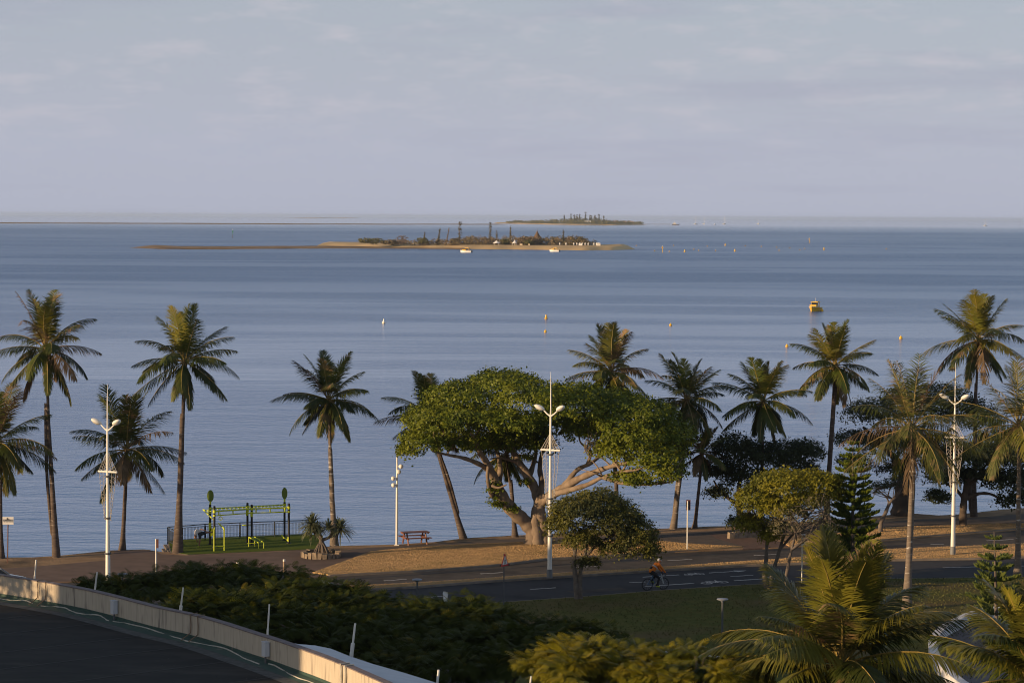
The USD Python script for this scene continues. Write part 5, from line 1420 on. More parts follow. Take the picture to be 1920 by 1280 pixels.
# ---------------------------------------------------------------- railing along the water
def railing_run(t, org, P, Q, nbal, h=1.0, posts_=True, npost=2):
    P, Q = np.array(P) - org, np.array(Q) - org
    for zz, r in ((h, .032), (h - .13, .018), (.12, .018)):
        mm = MB(); mm.tube([P + [0, 0, zz], Q + [0, 0, zz]], r, 6); obj('rail', mm, 'railing_grey', t)
    for k in range(npost + 1):
        p = P + (Q - P) * k / npost
        mm = MB(); mm.box(p + [0, 0, h / 2 - .05], (.065, .065, h + .1)); obj('post', mm, 'railing_grey', t)
    for k in range(nbal):
        p = P + (Q - P) * (k + .5) / nbal
        mm = MB(); mm.box(p + [0, 0, h / 2], (.022, .022, h - .26)); obj('baluster', mm, 'railing_grey', t)


org = gp(314.5, 1017, ZT)
t = thing('railing', 'dark grey metal railing with thin bars behind the outdoor gym', 'railing', org)
c0, c1, c2 = gp(314.5, 1017, ZT), gp(384.5, 1011.2, ZT), gp(579, 1003.2, ZT)
railing_run(t, org, c0, c1, 26, npost=1)
railing_run(t, org, c1, c2, 72, npost=3)
railing_run(t, org, c0, gp(327, 1024, ZT), 12, npost=1)


# ---------------------------------------------------------------- small posts, signs and lamps
def stake(label, px, by, ty, r, mt, cap=None):
    b = gp(px, by, .08); h = (at(px, ty, b[1]) - b)[2]
    t = thing('marker_post', label, 'post', b)
    mm = MB(); mm.tube([(0, 0, -.05), (0, 0, h - .12)], r, 8); obj('shaft', mm, mt, t)
    mm = MB(); mm.tube([(0, 0, h - .12), (0, 0, h)], r * 1.05, 8); obj('cap', mm, cap or mt, t)
    return t, h


t, h = stake('tall slim post with small brown plaque left of the feathery trees', 292.5, 1078, 1009.5, .045, 'mast_white')
mm = MB(); mm.box((.09, -.02, h - .28), (.13, .04, .52)); obj('plaque', mm, 'sign_brown', t)
stake('short dark wooden post with white cap, left of the two on the plaza', 446, 1082, 1053, .075, 'post_wood', 'white_paint')
stake('taller pale wooden post with white cap, right of the two on the plaza', 532.8, 1082, 1048, .07, 'post_wood', 'white_paint')

# notice board at the far left
b = gp(14, 1054, .06); z = b[1] / FPX
t = thing('notice_sign', 'white rectangular notice sign on a rusty pole at the far left', 'sign', b)
H = (at(15, 968, b[1]) - b)[2]
mm = MB(); mm.tube([(0, 0, -.1), (.05, 0, H - .1)], .035, 8); obj('pole', mm, 'sign_brown', t)
mm = MB(); mm.box((.06, -.05, H - .24), (.66, .03, .46)); bd = obj('board', mm, 'sign_white', t)
mm = MB(); mm.box((.06, -.068, H - .215), (.62, .004, .12)); obj('grey_band', mm, 'lamp_top', t)
mm = MB(); mm.lathe([(.055, 0), (.055, .004), (.001, .004)], n=12, R=rotx(PI / 2), c=(.03, -.066, H - .12)); mm.box((.10, -.069, H - .13), (.09, .004, .03)); obj('emblem', mm, 'sign_back', t)
mm = MB(); mm.box((.05, -.073, H - .215), (.34, .004, .035)); obj('text_line', mm, 'sign_back', t)
mm = MB()
for k, (x, w) in enumerate(((-.20, .10), (-.05, .14), (.12, .16), (.27, .10))):
    mm.box((x + .05, -.073, H - .30), (w, .004, .028))
obj('text_line', mm, 'sign_back', t, kind='stuff')

# warning triangle on the lawn edge
b = gp(944.5, 1133, .11); z = b[1] / FPX
t = thing('warning_sign', 'triangular red bordered warning sign on a grey post by the near road', 'sign', b)
H = (at(944.5, 1035, b[1]) - b)[2]
mm = MB(); mm.tube([(0, 0, -.1), (0, 0, H - .08)], .032, 8); obj('post', mm, 'steel_grey', t)
R = rotz(1.05)


def tri_plate(s, th, y0, c):
    w = s / 2; hgt = s * .866
    P = Polygon([(-w, 0), (w, 0), (0, hgt)]).buffer(.03)
    tm_ = trimesh.creation.extrude_polygon(P, th, engine='earcut'); v = np.array(tm_.vertices)
    v = np.stack([v[:, 0], -v[:, 2] + y0, v[:, 1]], 1) @ R.T + c
    return v, tm_.faces


c = np.array([0, -.02, H - .70])
v = tri_plate(.70, .02, -.04, c); mm = MB(); mm.add(*v); obj('plate', mm, 'sign_red', t)
v = tri_plate(.47, .004, -.062, c + [0, 0, .085]); mm = MB(); mm.add(*v); obj('face', mm, 'sign_white', t)
# walking figure pictogram
mm = MB()
def stroke(p, q, w=.04):
    p3 = np.array([p[0], -.069, p[1]]); q3 = np.array([q[0], -.069, q[1]]); d = q3 - p3; L = np.linalg.norm(d); d /= L; n_ = np.array([-d[2], 0, d[0]]) * w / 2
    mm.add(np.array([p3 - n_, p3 + n_, q3 + n_, q3 - n_]) @ R.T + c, [[0, 1, 2, 3]])
stroke((0, .33), (0, .20), .07); stroke((0, .22), (-.07, .10)); stroke((0, .22), (.07, .10)); stroke((0, .31), (-.08, .24), .03); stroke((0, .31), (.08, .25), .03); stroke((0, .40), (0, .35), .05); stroke((-.07, .10), (-.12, .10), .03); stroke((.07, .10), (.10, .13), .03)
obj('pictogram', mm, 'sign_black', t, kind='stuff')

# brown sign seen from behind
b = gp(1288.5, 1029, .14); z = b[1] / FPX
t = thing('brown_sign', 'dark brown upright sign seen from behind on a pale pole', 'sign', b)
H = (at(1290, 937, b[1]) - b)[2]
mm = MB(); mm.tube([(0, 0, -.1), (0, 0, H - .05)], .04, 8); obj('pole', mm, 'mast_white', t)
mm = MB(); mm.box((.05, .06, H - .32), (.27, .03, .66)); obj('board', mm, 'sign_brown', t)
mm = MB(); mm.box((-.02, .03, H - .30), (.16, .02, .30)); obj('back_box', mm, 'sign_back', t)

# white direction sign behind the foreground palm
b = gp(1503.5, 1088, .11); z = b[1] / FPX
t = thing('direction_sign', 'white sign with dark symbols on a pale post behind the big foreground palm', 'sign', b)
H = (at(1503, 998, b[1]) - b)[2]
mm = MB(); mm.tube([(0, 0, -.1), (0, 0, H)], .04, 8); obj('post', mm, 'mast_white', t)
R_ = rotz(.9)
for zz, hh_ in ((H - .22, .42), (H - .58, .24)):
    mm = MB(); mm.box(R_ @ np.array([0, -.06, 0]) + [0, 0, zz], (.42, .02, hh_), R=R_); obj('plate', mm, 'sign_white', t)
    mm = MB(); mm.box(R_ @ np.array([.0, -.073, 0]) + [0, 0, zz], (.2, .004, hh_ * .4), R=R_); obj('symbol', mm, 'sign_black', t)

# small white and teal flag sign by the near road
b = gp(834, 1165, .11)
t = thing('banner_flag', 'small white and teal twisted banner beside the near road', 'banner', b)
H = (at(832, 1108, b[1]) - b)[2]
mm = MB(); mm.tube([(0, 0, 0), (0, 0, H)], .02, 6); obj('pole', mm, 'mast_white', t)
mm = MB(); n_ = 9; V = []
for k in range(n_):
    u = k / (n_ - 1); w = .16 + .05 * math.sin(u * 5); a = .9 * math.sin(u * 4.0); V += [(-w * math.cos(a) * .6, -w * math.sin(a) - .03, H - u * .82), (w * math.cos(a), w * math.sin(a) - .03, H - .03 - u * .8)]
mm.add(V, [(2 * k, 2 * k + 1, 2 * k + 3, 2 * k + 2) for k in range(n_ - 1)]); obj('cloth', mm, 'sign_white', t, smooth=True)
mm = MB(); mm.box((.0, -.04, H - 1.0), (.14, .02, .2)); obj('teal_tab', mm, 'sign_teal', t)


def mushroom(label, px, by, ty, w_px, base_z=.11):
    b = gp(px, by, base_z); z = b[1] / FPX
    h = (at(px, ty, b[1]) - b)[2]; r = w_px * z / 2
    t = thing('mushroom_lamp', label, 'street lamp', b)
    mm = MB(); mm.tube([(0, 0, -.05), (0, 0, h - .06)], [.055, .045], 10); obj('post', mm, 'steel_grey', t)
    mm = MB(); mm.lathe([(.05, -.20), (.11, -.12), (r * .55, -.09), (r * .93, -.07), (r, -.045), (r * .9, -.015), (r * .5, .005), (.01, .012)], c=(0, 0, h), n=24); obj('shade', mm, 'lamp_top', t, smooth=True)
    return t


mushroom('flat round topped lamp in front of the left white mast', 230, 1150, 1074, 20)
mushroom('flat round topped lamp at the road edge left of the triangular sign', 782, 1150, 1084.5, 20)
mushroom('flat round topped lamp standing on the lawn right of centre', 1354, 1190, 1121, 22)


# ---------------------------------------------------------------- road markings
def dash(road, p, q, w=.13):
    P, Q = gp(*p, .004), gp(*q, .004)
    poly = LineString([P[:2], Q[:2]]).buffer(w / 2, cap_style=2)
    mm = MB(); mm.prism(poly, .001, .005); obj('lane_dash', mm, 'road_paint', road)


for p, q in (((994, 1104), (1042, 1101)), ((1180, 1091.5), (1210, 1090)), ((1370, 1080), (1412, 1077.5)), ((1768, 1063.5), (1860, 1061)), ((800, 1119), (838, 1116)), ((1880, 1061), (1925, 1060))):
    dash(near_road_o, p, q)
for p, q in (((720, 1088), (762, 1085)), ((901, 1075), (943, 1072.5)), ((1080, 1063), (1121, 1060.5)), ((1252, 1050.2), (1298, 1047.8)), ((1414, 1040.8), (1456, 1038.4)), ((1745, 1020), (1770, 1019)), ((1850, 1013), (1900, 1010.5))):
    dash(far_road_o, p, q)


def bike_symbol(c_px, rz, s):
    """Bicycle and arrows painted lengthwise on the lane."""
    c = gp(*c_px, .004)[:2]
    L = []
    ring = lambda x, y, r: L.append(Point(x, y).buffer(r).difference(Point(x, y).buffer(r - .09)))
    ring(-.55, 0, .36); ring(.55, 0, .36)
    for a, b in (((-.55, 0), (-.2, .5)), ((-.2, .5), (.4, .5)), ((.4, .5), (.55, 0)), ((-.2, .5), (.05, 0)), ((.05, 0), (.4, .5)), ((-.55, 0), (.05, 0)), ((.4, .5), (.42, .75)), ((-.2, .5), (-.26, .68))):
        L.append(LineString([a, b]).buffer(.05))
    sym = shapely.union_all(L)
    arrow = shapely.union_all([LineString([(1.5, .25), (4.0, .25)]).buffer(.09, cap_style=2), Polygon([(4.0, -.15), (4.0, .65), (5.0, .25)])])
    tail = LineString([(-1.3, .25), (-4.6, .25)]).buffer(.09, cap_style=2)
    g = shapely.union_all([sym, arrow, tail])
    g = shapely.affinity.rotate(shapely.affinity.scale(g, s, s, origin=(0, 0)), rz, origin=(0, 0), use_radians=True)
    g = shapely.affinity.translate(g, c[0], c[1])
    mm = MB(); mm.prism(g, .001, .005); obj('bicycle_marking', mm, 'road_paint', near_road_o, kind='stuff')


import shapely.affinity
bike_symbol((1340, 1091.5), .42, .95)
bike_symbol((1302, 1076.0), .42, .72)
# drain opening in the kerb
b = gp(946, 1060.5, 0.0)
dr = thing('kerb_drain', 'dark drain opening in the kerb behind the triangular sign', 'drain', b, rz=.42)
mm = MB(); mm.box((0, -.03, .06), (.62, .05, .13)); obj('opening', mm, 'sign_black', dr)


# ---------------------------------------------------------------- bodies: one smooth surface from joints
import manifold3d as m3


def blob(bones, refine=.035, it=6):
    """bones: ((p, r), (q, r)) pairs; returns one continuous smoothed surface."""
    parts = []
    for (p, r), (q, s) in bones:
        a = m3.Manifold.sphere(r, 14).translate(tuple(map(float, p))); b_ = m3.Manifold.sphere(s, 14).translate(tuple(map(float, q)))
        parts.append(m3.Manifold.batch_hull([a, b_]))
    M = m3.Manifold.batch_boolean(parts, m3.OpType.Add).refine_to_length(refine)
    g = M.to_mesh(); tm_ = trimesh.Trimesh(g.vert_properties[:, :3], g.tri_verts, process=True)
    trimesh.smoothing.filter_taubin(tm_, lamb=.5, nu=.53, iterations=it)
    return np.array(tm_.vertices), np.array(tm_.faces)


def hand(wrist, d, palm_n, s=1.0, curl=.5):
    """Palm, four unequal bent fingers and a thumb, as bones for blob()."""
    d = np.array(d, float); d /= np.linalg.norm(d); n = np.array(palm_n, float); n -= d * (n @ d); n /= np.linalg.norm(n); w = np.cross(n, d)
    wrist = np.array(wrist); k = wrist + d * .08 * s
    B = [((wrist, .026 * s), (k + w * .028 * s, .016 * s)), ((wrist, .026 * s), (k - w * .028 * s, .016 * s))]
    for i, L in enumerate((.070, .080, .075, .058)):
        r0 = k + w * (.032 - .021 * i) * s; a1 = curl * .7; a2 = curl * 1.7
        p1 = r0 + (d * math.cos(a1) + n * math.sin(a1)) * L * .5 * s; p2 = p1 + (d * math.cos(a2) + n * math.sin(a2)) * L * .55 * s
        B += [((r0, .0105 * s), (p1, .0095 * s)), ((p1, .0095 * s), (p2, .008 * s))]
    t0 = wrist + d * .03 * s + w * .03 * s; t1 = t0 + (w * .7 + d * .6 + n * .3) * .04 * s; t2 = t1 + (d * .8 + n * .5) * .03 * s
    B += [((t0, .014 * s), (t1, .0115 * s)), ((t1, .0115 * s), (t2, .009 * s))]
    return B


def head_mesh(c, up_, face, s=1.0):
    """A head with brow, nose, chin, ears and a neck stub; face = direction it looks."""
    f = np.array(face, float); f /= np.linalg.norm(f); u = np.array(up_, float); u -= f * (u @ f); u /= np.linalg.norm(u); w = np.cross(u, f)
    P = lambda x, y, z: np.array(c) + (f * x + w * y + u * z) * s
    B = [((P(-.02, 0, .03), .092 * s), (P(.012, 0, .02), .085 * s)), ((P(.02, 0, -.02), .07 * s), (P(.045, 0, -.075), .042 * s)),
         ((P(.09, 0, .015), .012 * s), (P(.108, 0, -.018), .015 * s)), ((P(.0, .083, -.005), .016 * s), (P(-.01, .09, .02), .018 * s)), ((P(.0, -.083, -.005), .016 * s), (P(-.01, -.09, .02), .018 * s)),
         ((P(.072, .03, .022), .018 * s), (P(.072, -.03, .022), .018 * s)), ((P(.082, .02, -.052), .01 * s), (P(.082, -.02, -.052), .01 * s))]
    return B, P


# person stretching beside the gym frame: standing on one leg, other heel up on the post, bent forward
foot = gp(372.5, 1025.5, ZT); z = foot[1] / FPX
px = lambda x, y, d=0.0: at(x, y, foot[1] + d) - foot
per = thing('person', 'person in pale shirt and dark shorts bending with one leg raised on a post', 'person', foot)
hipS, hipR = px(375, 1000.5, -.08), px(378.5, 999.5, .12)
kneeS, ankS = px(374.6, 1013, -.10), px(372.8, 1023.5, -.06)
toeS = px(371.0, 1025.6, -.16); toeS[2] = .04
kneeR, ankR = px(388.5, 997.5, .14), px(398.5, 997.2, .10)
toeR = px(399.5, 992.8, .08)
pel = (hipS + hipR) / 2
chest = px(369.6, 996.2, -.02); neck = px(366.9, 1001.0, -.04)
shL, shR = px(368.2, 999.5, -.20), px(369.6, 996.0, .18)
elL, wrL = px(367.6, 1006.5, -.22), px(369.2, 1012.5, -.20)
elR, wrR = px(377.0, 991.8, .26), px(384.8, 993.8, .20)
hB, HP = head_mesh(px(366.2, 1005.5, -.06), px(369.6, 996.2) - px(366.2, 1005.5), (.25, -.35, -.75))
body = [((pel, .125), (px(373, 996.5, .02), .125)), ((px(373, 996.5, .02), .125), (chest, .135)), ((chest, .13), (neck, .06)), ((chest, .12), (shL, .06)), ((chest, .12), (shR, .06)), ((neck, .055), (px(366.4, 1003.4, -.05), .052)),
        ((hipS, .105), (kneeS, .062)), ((kneeS, .062), (ankS, .04)), ((ankS, .042), (toeS, .035)), ((ankS, .042), (ankS + [0, .06, -.05], .036)),
        ((hipR, .105), (kneeR, .062)), ((kneeR, .062), (ankR, .04)), ((ankR, .042), (toeR, .034)),
        ((shL, .058), (elL, .042)), ((elL, .042), (wrL, .028)), ((shR, .058), (elR, .042)), ((elR, .042), (wrR, .028))] + hB
body += hand(wrL, wrL - elL, (.3, .6, .2)) + hand(wrR, wrR - elR, (.2, -.1, -.8))
obj('body', blob(body, .022), 'skin', per, smooth=True)
obj('shirt', blob([((px(374.5, 997.2, .02), .145), (px(373, 996.5, .02), .15)), ((px(373, 996.5, .02), .15), (chest, .158)), ((chest, .15), (px(367.6, 999.6, -.03), .085)), ((chest, .135), (shL, .082)), ((chest, .135), (shR, .082)), ((shL, .08), (shL * .55 + elL * .45, .066)), ((shR, .08), (shR * .55 + elR * .45, .066))], .035), 'shirt_white', per, smooth=True)
obj('shorts', blob([((pel, .145), (px(375, 998, .02), .148)), ((hipS, .13), (hipS * .45 + kneeS * .55, .098)), ((hipR, .13), (hipR * .45 + kneeR * .55, .098))], .035), 'shorts_dark', per, smooth=True)
for a_, b_ in ((ankS, toeS), (ankR, toeR)):
    obj('shoe', blob([((a_ + (0, 0, -.01), .05), (b_, .044))], .03), 'shoe_lime', per, smooth=True)
obj('hair', blob([((HP(-.03, 0, .045), .093), (HP(-.01, 0, .05), .09)), ((HP(-.045, 0, .0), .075), (HP(-.03, 0, .045), .09))], .03), 'hair_dark', per, smooth=True)

# ---------------------------------------------------------------- cyclist
bb = gp(1228.5, 1105.2, .0)
RZ = math.radians(24)
bike = thing('bicycle', 'road bicycle with blue and white frame ridden along the near road', 'bicycle', bb, rz=RZ)
WR = .335; xr, xf = -.50, .52
for x in (xr, xf):
    mm = MB(); n_ = 30
    ang = np.linspace(0, 2 * PI, n_ + 1)
    mm.tube(np.stack([x + WR * np.cos(ang), 0 * ang, WR + WR * np.sin(ang)], 1), .018, 6, cap=False); wh = obj('wheel', mm, 'black_rubber', bike, smooth=True)
    mm = MB(); mm.tube(np.stack([x + (WR - .03) * np.cos(ang), 0 * ang, WR + (WR - .03) * np.sin(ang)], 1), .011, 5, cap=False); obj('rim', mm, 'cloth_black', wh)
    mm = MB()
    for k in range(12):
        a = k * PI / 6; mm.tube([(x, .02 * (-1) ** k, WR), (x + (WR - .03) * math.cos(a), 0, WR + (WR - .03) * math.sin(a))], .004, 3, cap=False)
    obj('spokes', mm, 'chrome', wh, kind='stuff')
bbk, seat, headt, headb = (-.02, 0, .28), (-.20, 0, .86), (.38, 0, .86), (.42, 0, .70)
for nm, p, q, r, mt in (('seat_tube', bbk, seat, .02, 'bike_blue'), ('top_tube', (-.17, 0, .78), headt, .018, 'bike_blue'), ('down_tube', bbk, headb, .024, 'bike_white'), ('head_tube', headb, (.37, 0, .90), .022, 'bike_white')):
    mm = MB(); mm.tube([p, q], r, 8); obj(nm, mm, mt, bike)
for s in (-1, 1):
    mm = MB(); mm.tube([(bbk[0], s * .03, bbk[2]), (xr, s * .05, WR)], .012, 6); obj('chain_stay', mm, 'bike_blue', bike)
    mm = MB(); mm.tube([(-.17, s * .02, .78), (xr, s * .05, WR)], .010, 6); obj('seat_stay', mm, 'bike_blue', bike)
    mm = MB(); mm.tube([(.42, s * .03, .70), (.46, s * .05, .5), (xf, s * .05, WR)], .014, 6); obj('fork_blade', mm, 'bike_white', bike)
mm = MB(); mm.tube([(-.21, 0, .86), (-.23, 0, .96)], .014, 6); obj('seat_post', mm, 'chrome', bike)
mm = MB(); mm.tube([(-.36, 0, .985), (-.25, 0, .985), (-.08, 0, .975)], [.06, .045, .02], 8); obj('saddle', mm, 'cloth_black', bike)
mm = MB(); mm.tube([(.37, 0, .90), (.45, 0, .95)], .018, 6); mm.tube([(.45, -.21, .95), (.45, .21, .95)], .014, 6)
for s in (-1, 1):
    mm.tube([(.45, s * .21, .95), (.55, s * .21, .95), (.60, s * .21, .88), (.55, s * .21, .80), (.48, s * .21, .80)], .014, 6)
obj('handlebar', mm, 'cloth_black', bike)
mm = MB(); mm.lathe([(.095, -.006), (.095, .006), (.02, .006)], n=20, R=rotx(PI / 2), c=(bbk[0], -.05, bbk[2])); obj('chainring', mm, 'chrome', bike)
ped = [(.10, -.10, .16), (-.14, .10, .40)]
for p in ped:
    mm = MB(); mm.tube([(bbk[0], p[1] * .6, bbk[2]), (p[0], p[1] * .8, p[2])], .012, 6); mm.box(p, (.09, .08, .025)); obj('crank', mm, 'cloth_black', bike)

rid = thing('person', 'cyclist in orange jacket, black tights and pale helmet riding a bicycle', 'person', bb, rz=RZ)
hip = np.array([-.24, 0, 1.06]); ch = np.array([.05, 0, 1.40]); nk = np.array([.17, 0, 1.50])
legs = []
for s, p, kn in ((-1, ped[0], (.20, -.11, .66)), (1, ped[1], (.14, .11, .86))):
    h_ = hip + [0, s * .09, -.03]; an = np.array(p) + [-.05, 0, .10]; to = np.array(p) + [.08, 0, .035]
    legs.append((h_, np.array(kn), an, to))
arms = []
for s in (-1, 1):
    sh_ = nk + [-.02, s * .17, -.06]; el = np.array([.32, s * .235, 1.20]); wr = np.array([.53, s * .215, .985]); arms.append((sh_, el, wr))
hc = nk + np.array([.09, 0, .14])
hB, HP = head_mesh(hc, (-.1, 0, 1), (1, 0, -.22))
body = [((hip, .13), ((hip + ch) / 2, .125)), (((hip + ch) / 2, .125), (ch, .14)), ((ch, .13), (nk, .06)), ((nk, .055), (hc - [.02, 0, .08], .052))]
for h_, kn, an, to in legs:
    body += [((h_, .10), (kn, .06)), ((kn, .06), (an, .04)), ((an, .04), (to, .034))]
for s, (sh_, el, wr) in zip((-1, 1), arms):
    body += [((ch, .1), (sh_, .06)), ((sh_, .056), (el, .042)), ((el, .042), (wr, .028))] + hand(wr, (.6, 0, -.35), (-.4, 0, -.8), 1.0, .9)
obj('body', blob(body + hB, .022), 'skin', rid, smooth=True)
jk = [((hip + [0, 0, .02], .155), ((hip + ch) / 2, .16)), (((hip + ch) / 2, .16), (ch, .165)), ((ch, .15), (nk - [.02, 0, .02], .09))]
for sh_, el, wr in arms:
    jk += [((ch, .13), (sh_, .09)), ((sh_, .085), (el, .066)), ((el, .066), (wr - (wr - el) * .08, .047))]
obj('jacket', blob(jk, .03), 'orange_cloth', rid, smooth=True)
ax_ = (ch - hip) / np.linalg.norm(ch - hip)
mm = MB(); mm.lathe([(.172, -.035), (.176, 0), (.172, .035)], n=20, R=frame_to(ax_), c=hip + (ch - hip) * .72); obj('reflective_band', mm, 'reflective', rid)
mm = MB(); mm.box(hip + (ch - hip) * .35 + np.array([-.13, 0, .09]), (.05, .16, .14), R=roty(.7)); obj('back_pouch', mm, 'cloth_black', rid)
tg = [((hip + [0, 0, -.03], .142), (hip + [.03, 0, -.06], .14))]
for h_, kn, an, to in legs:
    tg += [((h_, .112), (kn, .072)), ((kn, .072), (an, .05))]
obj('tights', blob(tg, .03), 'cloth_black', rid, smooth=True)
for h_, kn, an, to in legs:
    obj('shoe', blob([((an - [0, 0, .03], .05), (to + [.02, 0, -.005], .04))], .03), 'shoe_lime', rid, smooth=True)
for sh_, el, wr in arms:
    obj('glove', blob([((wr - (wr - el) * .1, .04), (wr + [.05, 0, -.03], .042)), ((wr + [.05, 0, -.03], .042), (wr + [.08, 0, -.06], .036))], .025), 'glove_blue', rid, smooth=True)
obj('helmet', blob([((HP(-.06, 0, .05), .09), (HP(.03, 0, .055), .092)), ((HP(-.10, 0, .04), .05), (HP(-.02, 0, .075), .085))], .025), 'helmet', rid, smooth=True)
mm = MB()
for s in (-.035, .035):
    mm.tube([HP(-.12, s, .09), HP(-.03, s, .163), HP(.07, s, .135)], .016, 5)
obj('helmet_vent', mm, 'helmet_dark', rid, kind='stuff')


# ---------------------------------------------------------------- parked cars
def car(label, loc, rz, paint):
    t = thing('parked_car', label, 'car', loc, rz=rz)
    prof = [(-2.0, .35), (-2.05, .62), (-1.95, .92), (-1.2, .98), (1.15, .93), (1.95, .74), (2.08, .55), (2.02, .32), (1.7, .26), (-1.7, .26)]
    def ext(P, w0, w1, zsplit=None):
        mm = MB(); P = np.array(P); n_ = len(P)
        V = np.vstack([np.c_[P[:, 0], np.full(n_, -w0), P[:, 1]], np.c_[P[:, 0], np.full(n_, w0), P[:, 1]]])
        if w1 != w0:
            hi = P[:, 1] > zsplit; V[:n_][hi, 1] = -w1; V[n_:][hi, 1] = w1
        i = np.arange(n_); j = (i + 1) % n_
        mm.add(V, np.stack([i, j, j + n_, i + n_], 1))
        for o_ in (0, n_):
            tr = np.stack([np.full(n_ - 2, o_), np.arange(1, n_ - 1) + o_, np.arange(2, n_) + o_], 1); mm.add(V, tr)
        return mm
    obj('body', ext(prof, .84, .80, .9), paint, t)
    gh = [(-1.35, .97), (-.85, 1.38), (-.6, 1.44), (.25, 1.44), (.5, 1.40), (1.15, .94)]
    obj('cabin', ext(gh, .76, .60, 1.2), 'dark_glass', t)
    mm = MB()
    rf = [(-.95, 1.385), (-.6, 1.455), (.25, 1.455), (.55, 1.40), (.5, 1.37), (-.85, 1.36)]
    obj('roof', ext(rf, .62, .60, 1.45), paint, t)
    for s in (-1, 1):
        mm = MB()
        for a_, b_ in (((-1.35, .96), (-.85, 1.39)), ((1.15, .93), (.5, 1.40)), ((-.25, .96), (-.22, 1.43))):
            mm.tube([(a_[0], s * .765, a_[1]), (b_[0], s * .612, b_[1])], .035, 5)
        obj('pillar', mm, paint, t, kind='stuff')
        mm = MB(); mm.box((.75, s * .90, .98), (.14, .16, .11)); obj('mirror', mm, paint, t)
        mm = MB(); mm.box((2.0, s * .6, .66), (.12, .34, .13)); obj('headlight', mm, 'car_light', t)
        for x in (-1.3, 1.32):
            mm = MB(); mm.lathe([(.20, -.09), (.30, -.10), (.315, -.06), (.315, .06), (.30, .10), (.20, .09)], n=18, R=rotx(PI / 2), c=(x, s * .76, .315)); wh = obj('wheel', mm, 'black_rubber', t)
            mm = MB(); mm.lathe([(.205, 0), (.12, .02 * s), (.01, .03 * s)], n=14, R=rotx(-PI / 2), c=(x, s * .84, .315)); obj('rim', mm, 'chrome', wh)
    return t


car('dark bluish grey car parked behind the roof wall at the far left', gp(-18, 1112, 0) * [1, 1, 0], .36, 'car_grey')
car('silver car almost hidden behind the feathery trees at the near road', gp(600, 1140, .11) * [1, 1, 0] + [0, 0, .11], .40, 'car_silver')
# ================================================================ the flat roof in the foreground
mat('parapet_render', (0.50, 0.43, 0.335), 0.85, (0.40, 0.345, 0.27), scale=3.0, stretch=(3.0, 3.0, .35), space='world', bump=.15, bscale=10, bdist=.01, spec=0.15, lo=.3, hi=.75, col3=(0.20, 0.17, 0.145), scale3=2.6, lo3=.56, hi3=.74)
mat('parapet_cap', (0.13, 0.105, 0.11), 0.8, (0.20, 0.16, 0.15), scale=4, space='world')
mat('flashing_green', (0.028, 0.062, 0.05), 0.6, (0.04, 0.075, 0.06), scale=2, space='world', col3=(0.09, 0.10, 0.085), scale3=3, lo3=.6, hi3=.75)
mat('membrane', (0.020, 0.019, 0.017), 0.85, (0.030, 0.028, 0.024), scale=0.7, stretch=(1, 2.4, 1), space='world', bump=.25, bscale=5, bdist=.03, spec=0.2, col3=(0.045, 0.040, 0.034), scale3=.35, lo3=.55, hi3=.75)
mat('membrane_edge2', (0.034, 0.032, 0.029), 0.8)
mat('membrane_edge', (0.10, 0.105, 0.10), 0.8, (0.05, 0.052, 0.05), scale=5, space='world')
mat('cable_white', (0.50, 0.47, 0.40), 0.6, (0.36, 0.33, 0.27), scale=5, space='world')
mat('cable_brown', (0.20, 0.14, 0.09), 0.7)
mat('box_grey', (0.50, 0.51, 0.53), 0.5)
mat('box_slot', (0.10, 0.10, 0.11), 0.6)
mat('awning', (0.42, 0.44, 0.47), 0.6, (0.36, 0.38, 0.41), scale=1.5, space='world')
mat('building_wall', (0.42, 0.37, 0.31), 0.85, (0.36, 0.32, 0.27), scale=.4, space='world')
mat('wall_white', (0.60, 0.60, 0.62), 0.7, (0.50, 0.50, 0.52), scale=1.5, space='world')
mat('terrace_paving', (0.12, 0.10, 0.10), 0.85, (0.16, 0.135, 0.13), scale=2, space='world')
mat('parking', (0.075, 0.068, 0.065), 0.9, (0.10, 0.09, 0.085), scale=.8, space='world')

ZTOP, ZROOF = 9.0, 8.20
edge_px = [(-60, 1068), (0, 1074.5), (80, 1087), (160, 1101), (225, 1116), (300, 1135), (370, 1150), (425, 1165), (480, 1182.5), (527, 1197), (559, 1208), (605, 1224), (649, 1241), (700, 1263), (741, 1281), (830, 1322), (930, 1375)]
E = np.array([gp(x, y, ZTOP) for x, y in edge_px])[:, :2]
E = spline(np.c_[E, np.zeros(len(E))], 64)[:, :2]
tn = np.gradient(E, axis=0); tn /= np.linalg.norm(tn, axis=1, keepdims=True)
inn = np.stack([tn[:, 1], -tn[:, 0]], 1)             # towards the roof's middle
inn *= np.sign((inn * (np.array([-30, 40.]) - E)).sum(1))[:, None]
rb = thing('flat_roof_building', 'low building with dark flat roof and curved weathered parapet wall', 'building', (0, 0, 0))
TH = .20


def strip(name, o0, z0, o1, z1, mt, e=E, n=inn):
    k = len(e); V = np.vstack([np.c_[e + n * o0, np.full(k, z0)], np.c_[e + n * o1, np.full(k, z1)]]); i = np.arange(k - 1)
    mm = MB(); mm.add(V, np.stack([i, i + 1, i + 1 + k, i + k], 1)); return obj(name, mm, mt, rb)


ring = list(map(tuple, E)) + [(E[-1][0] - 10, 10), (-60, 10), (-60, E[0][1] + 6)]
foot_ = Polygon(ring).buffer(0)
m = MB(); m.prism(foot_.buffer(-.02), 0.05, ZROOF - .03); obj('wall', m, 'building_wall', rb)
m = MB(); m.prism(foot_.buffer(-.05), ZROOF - .028, ZROOF); obj('roof', m, 'membrane', rb)
# parapet: inner face, outer face, coping
k = len(E)


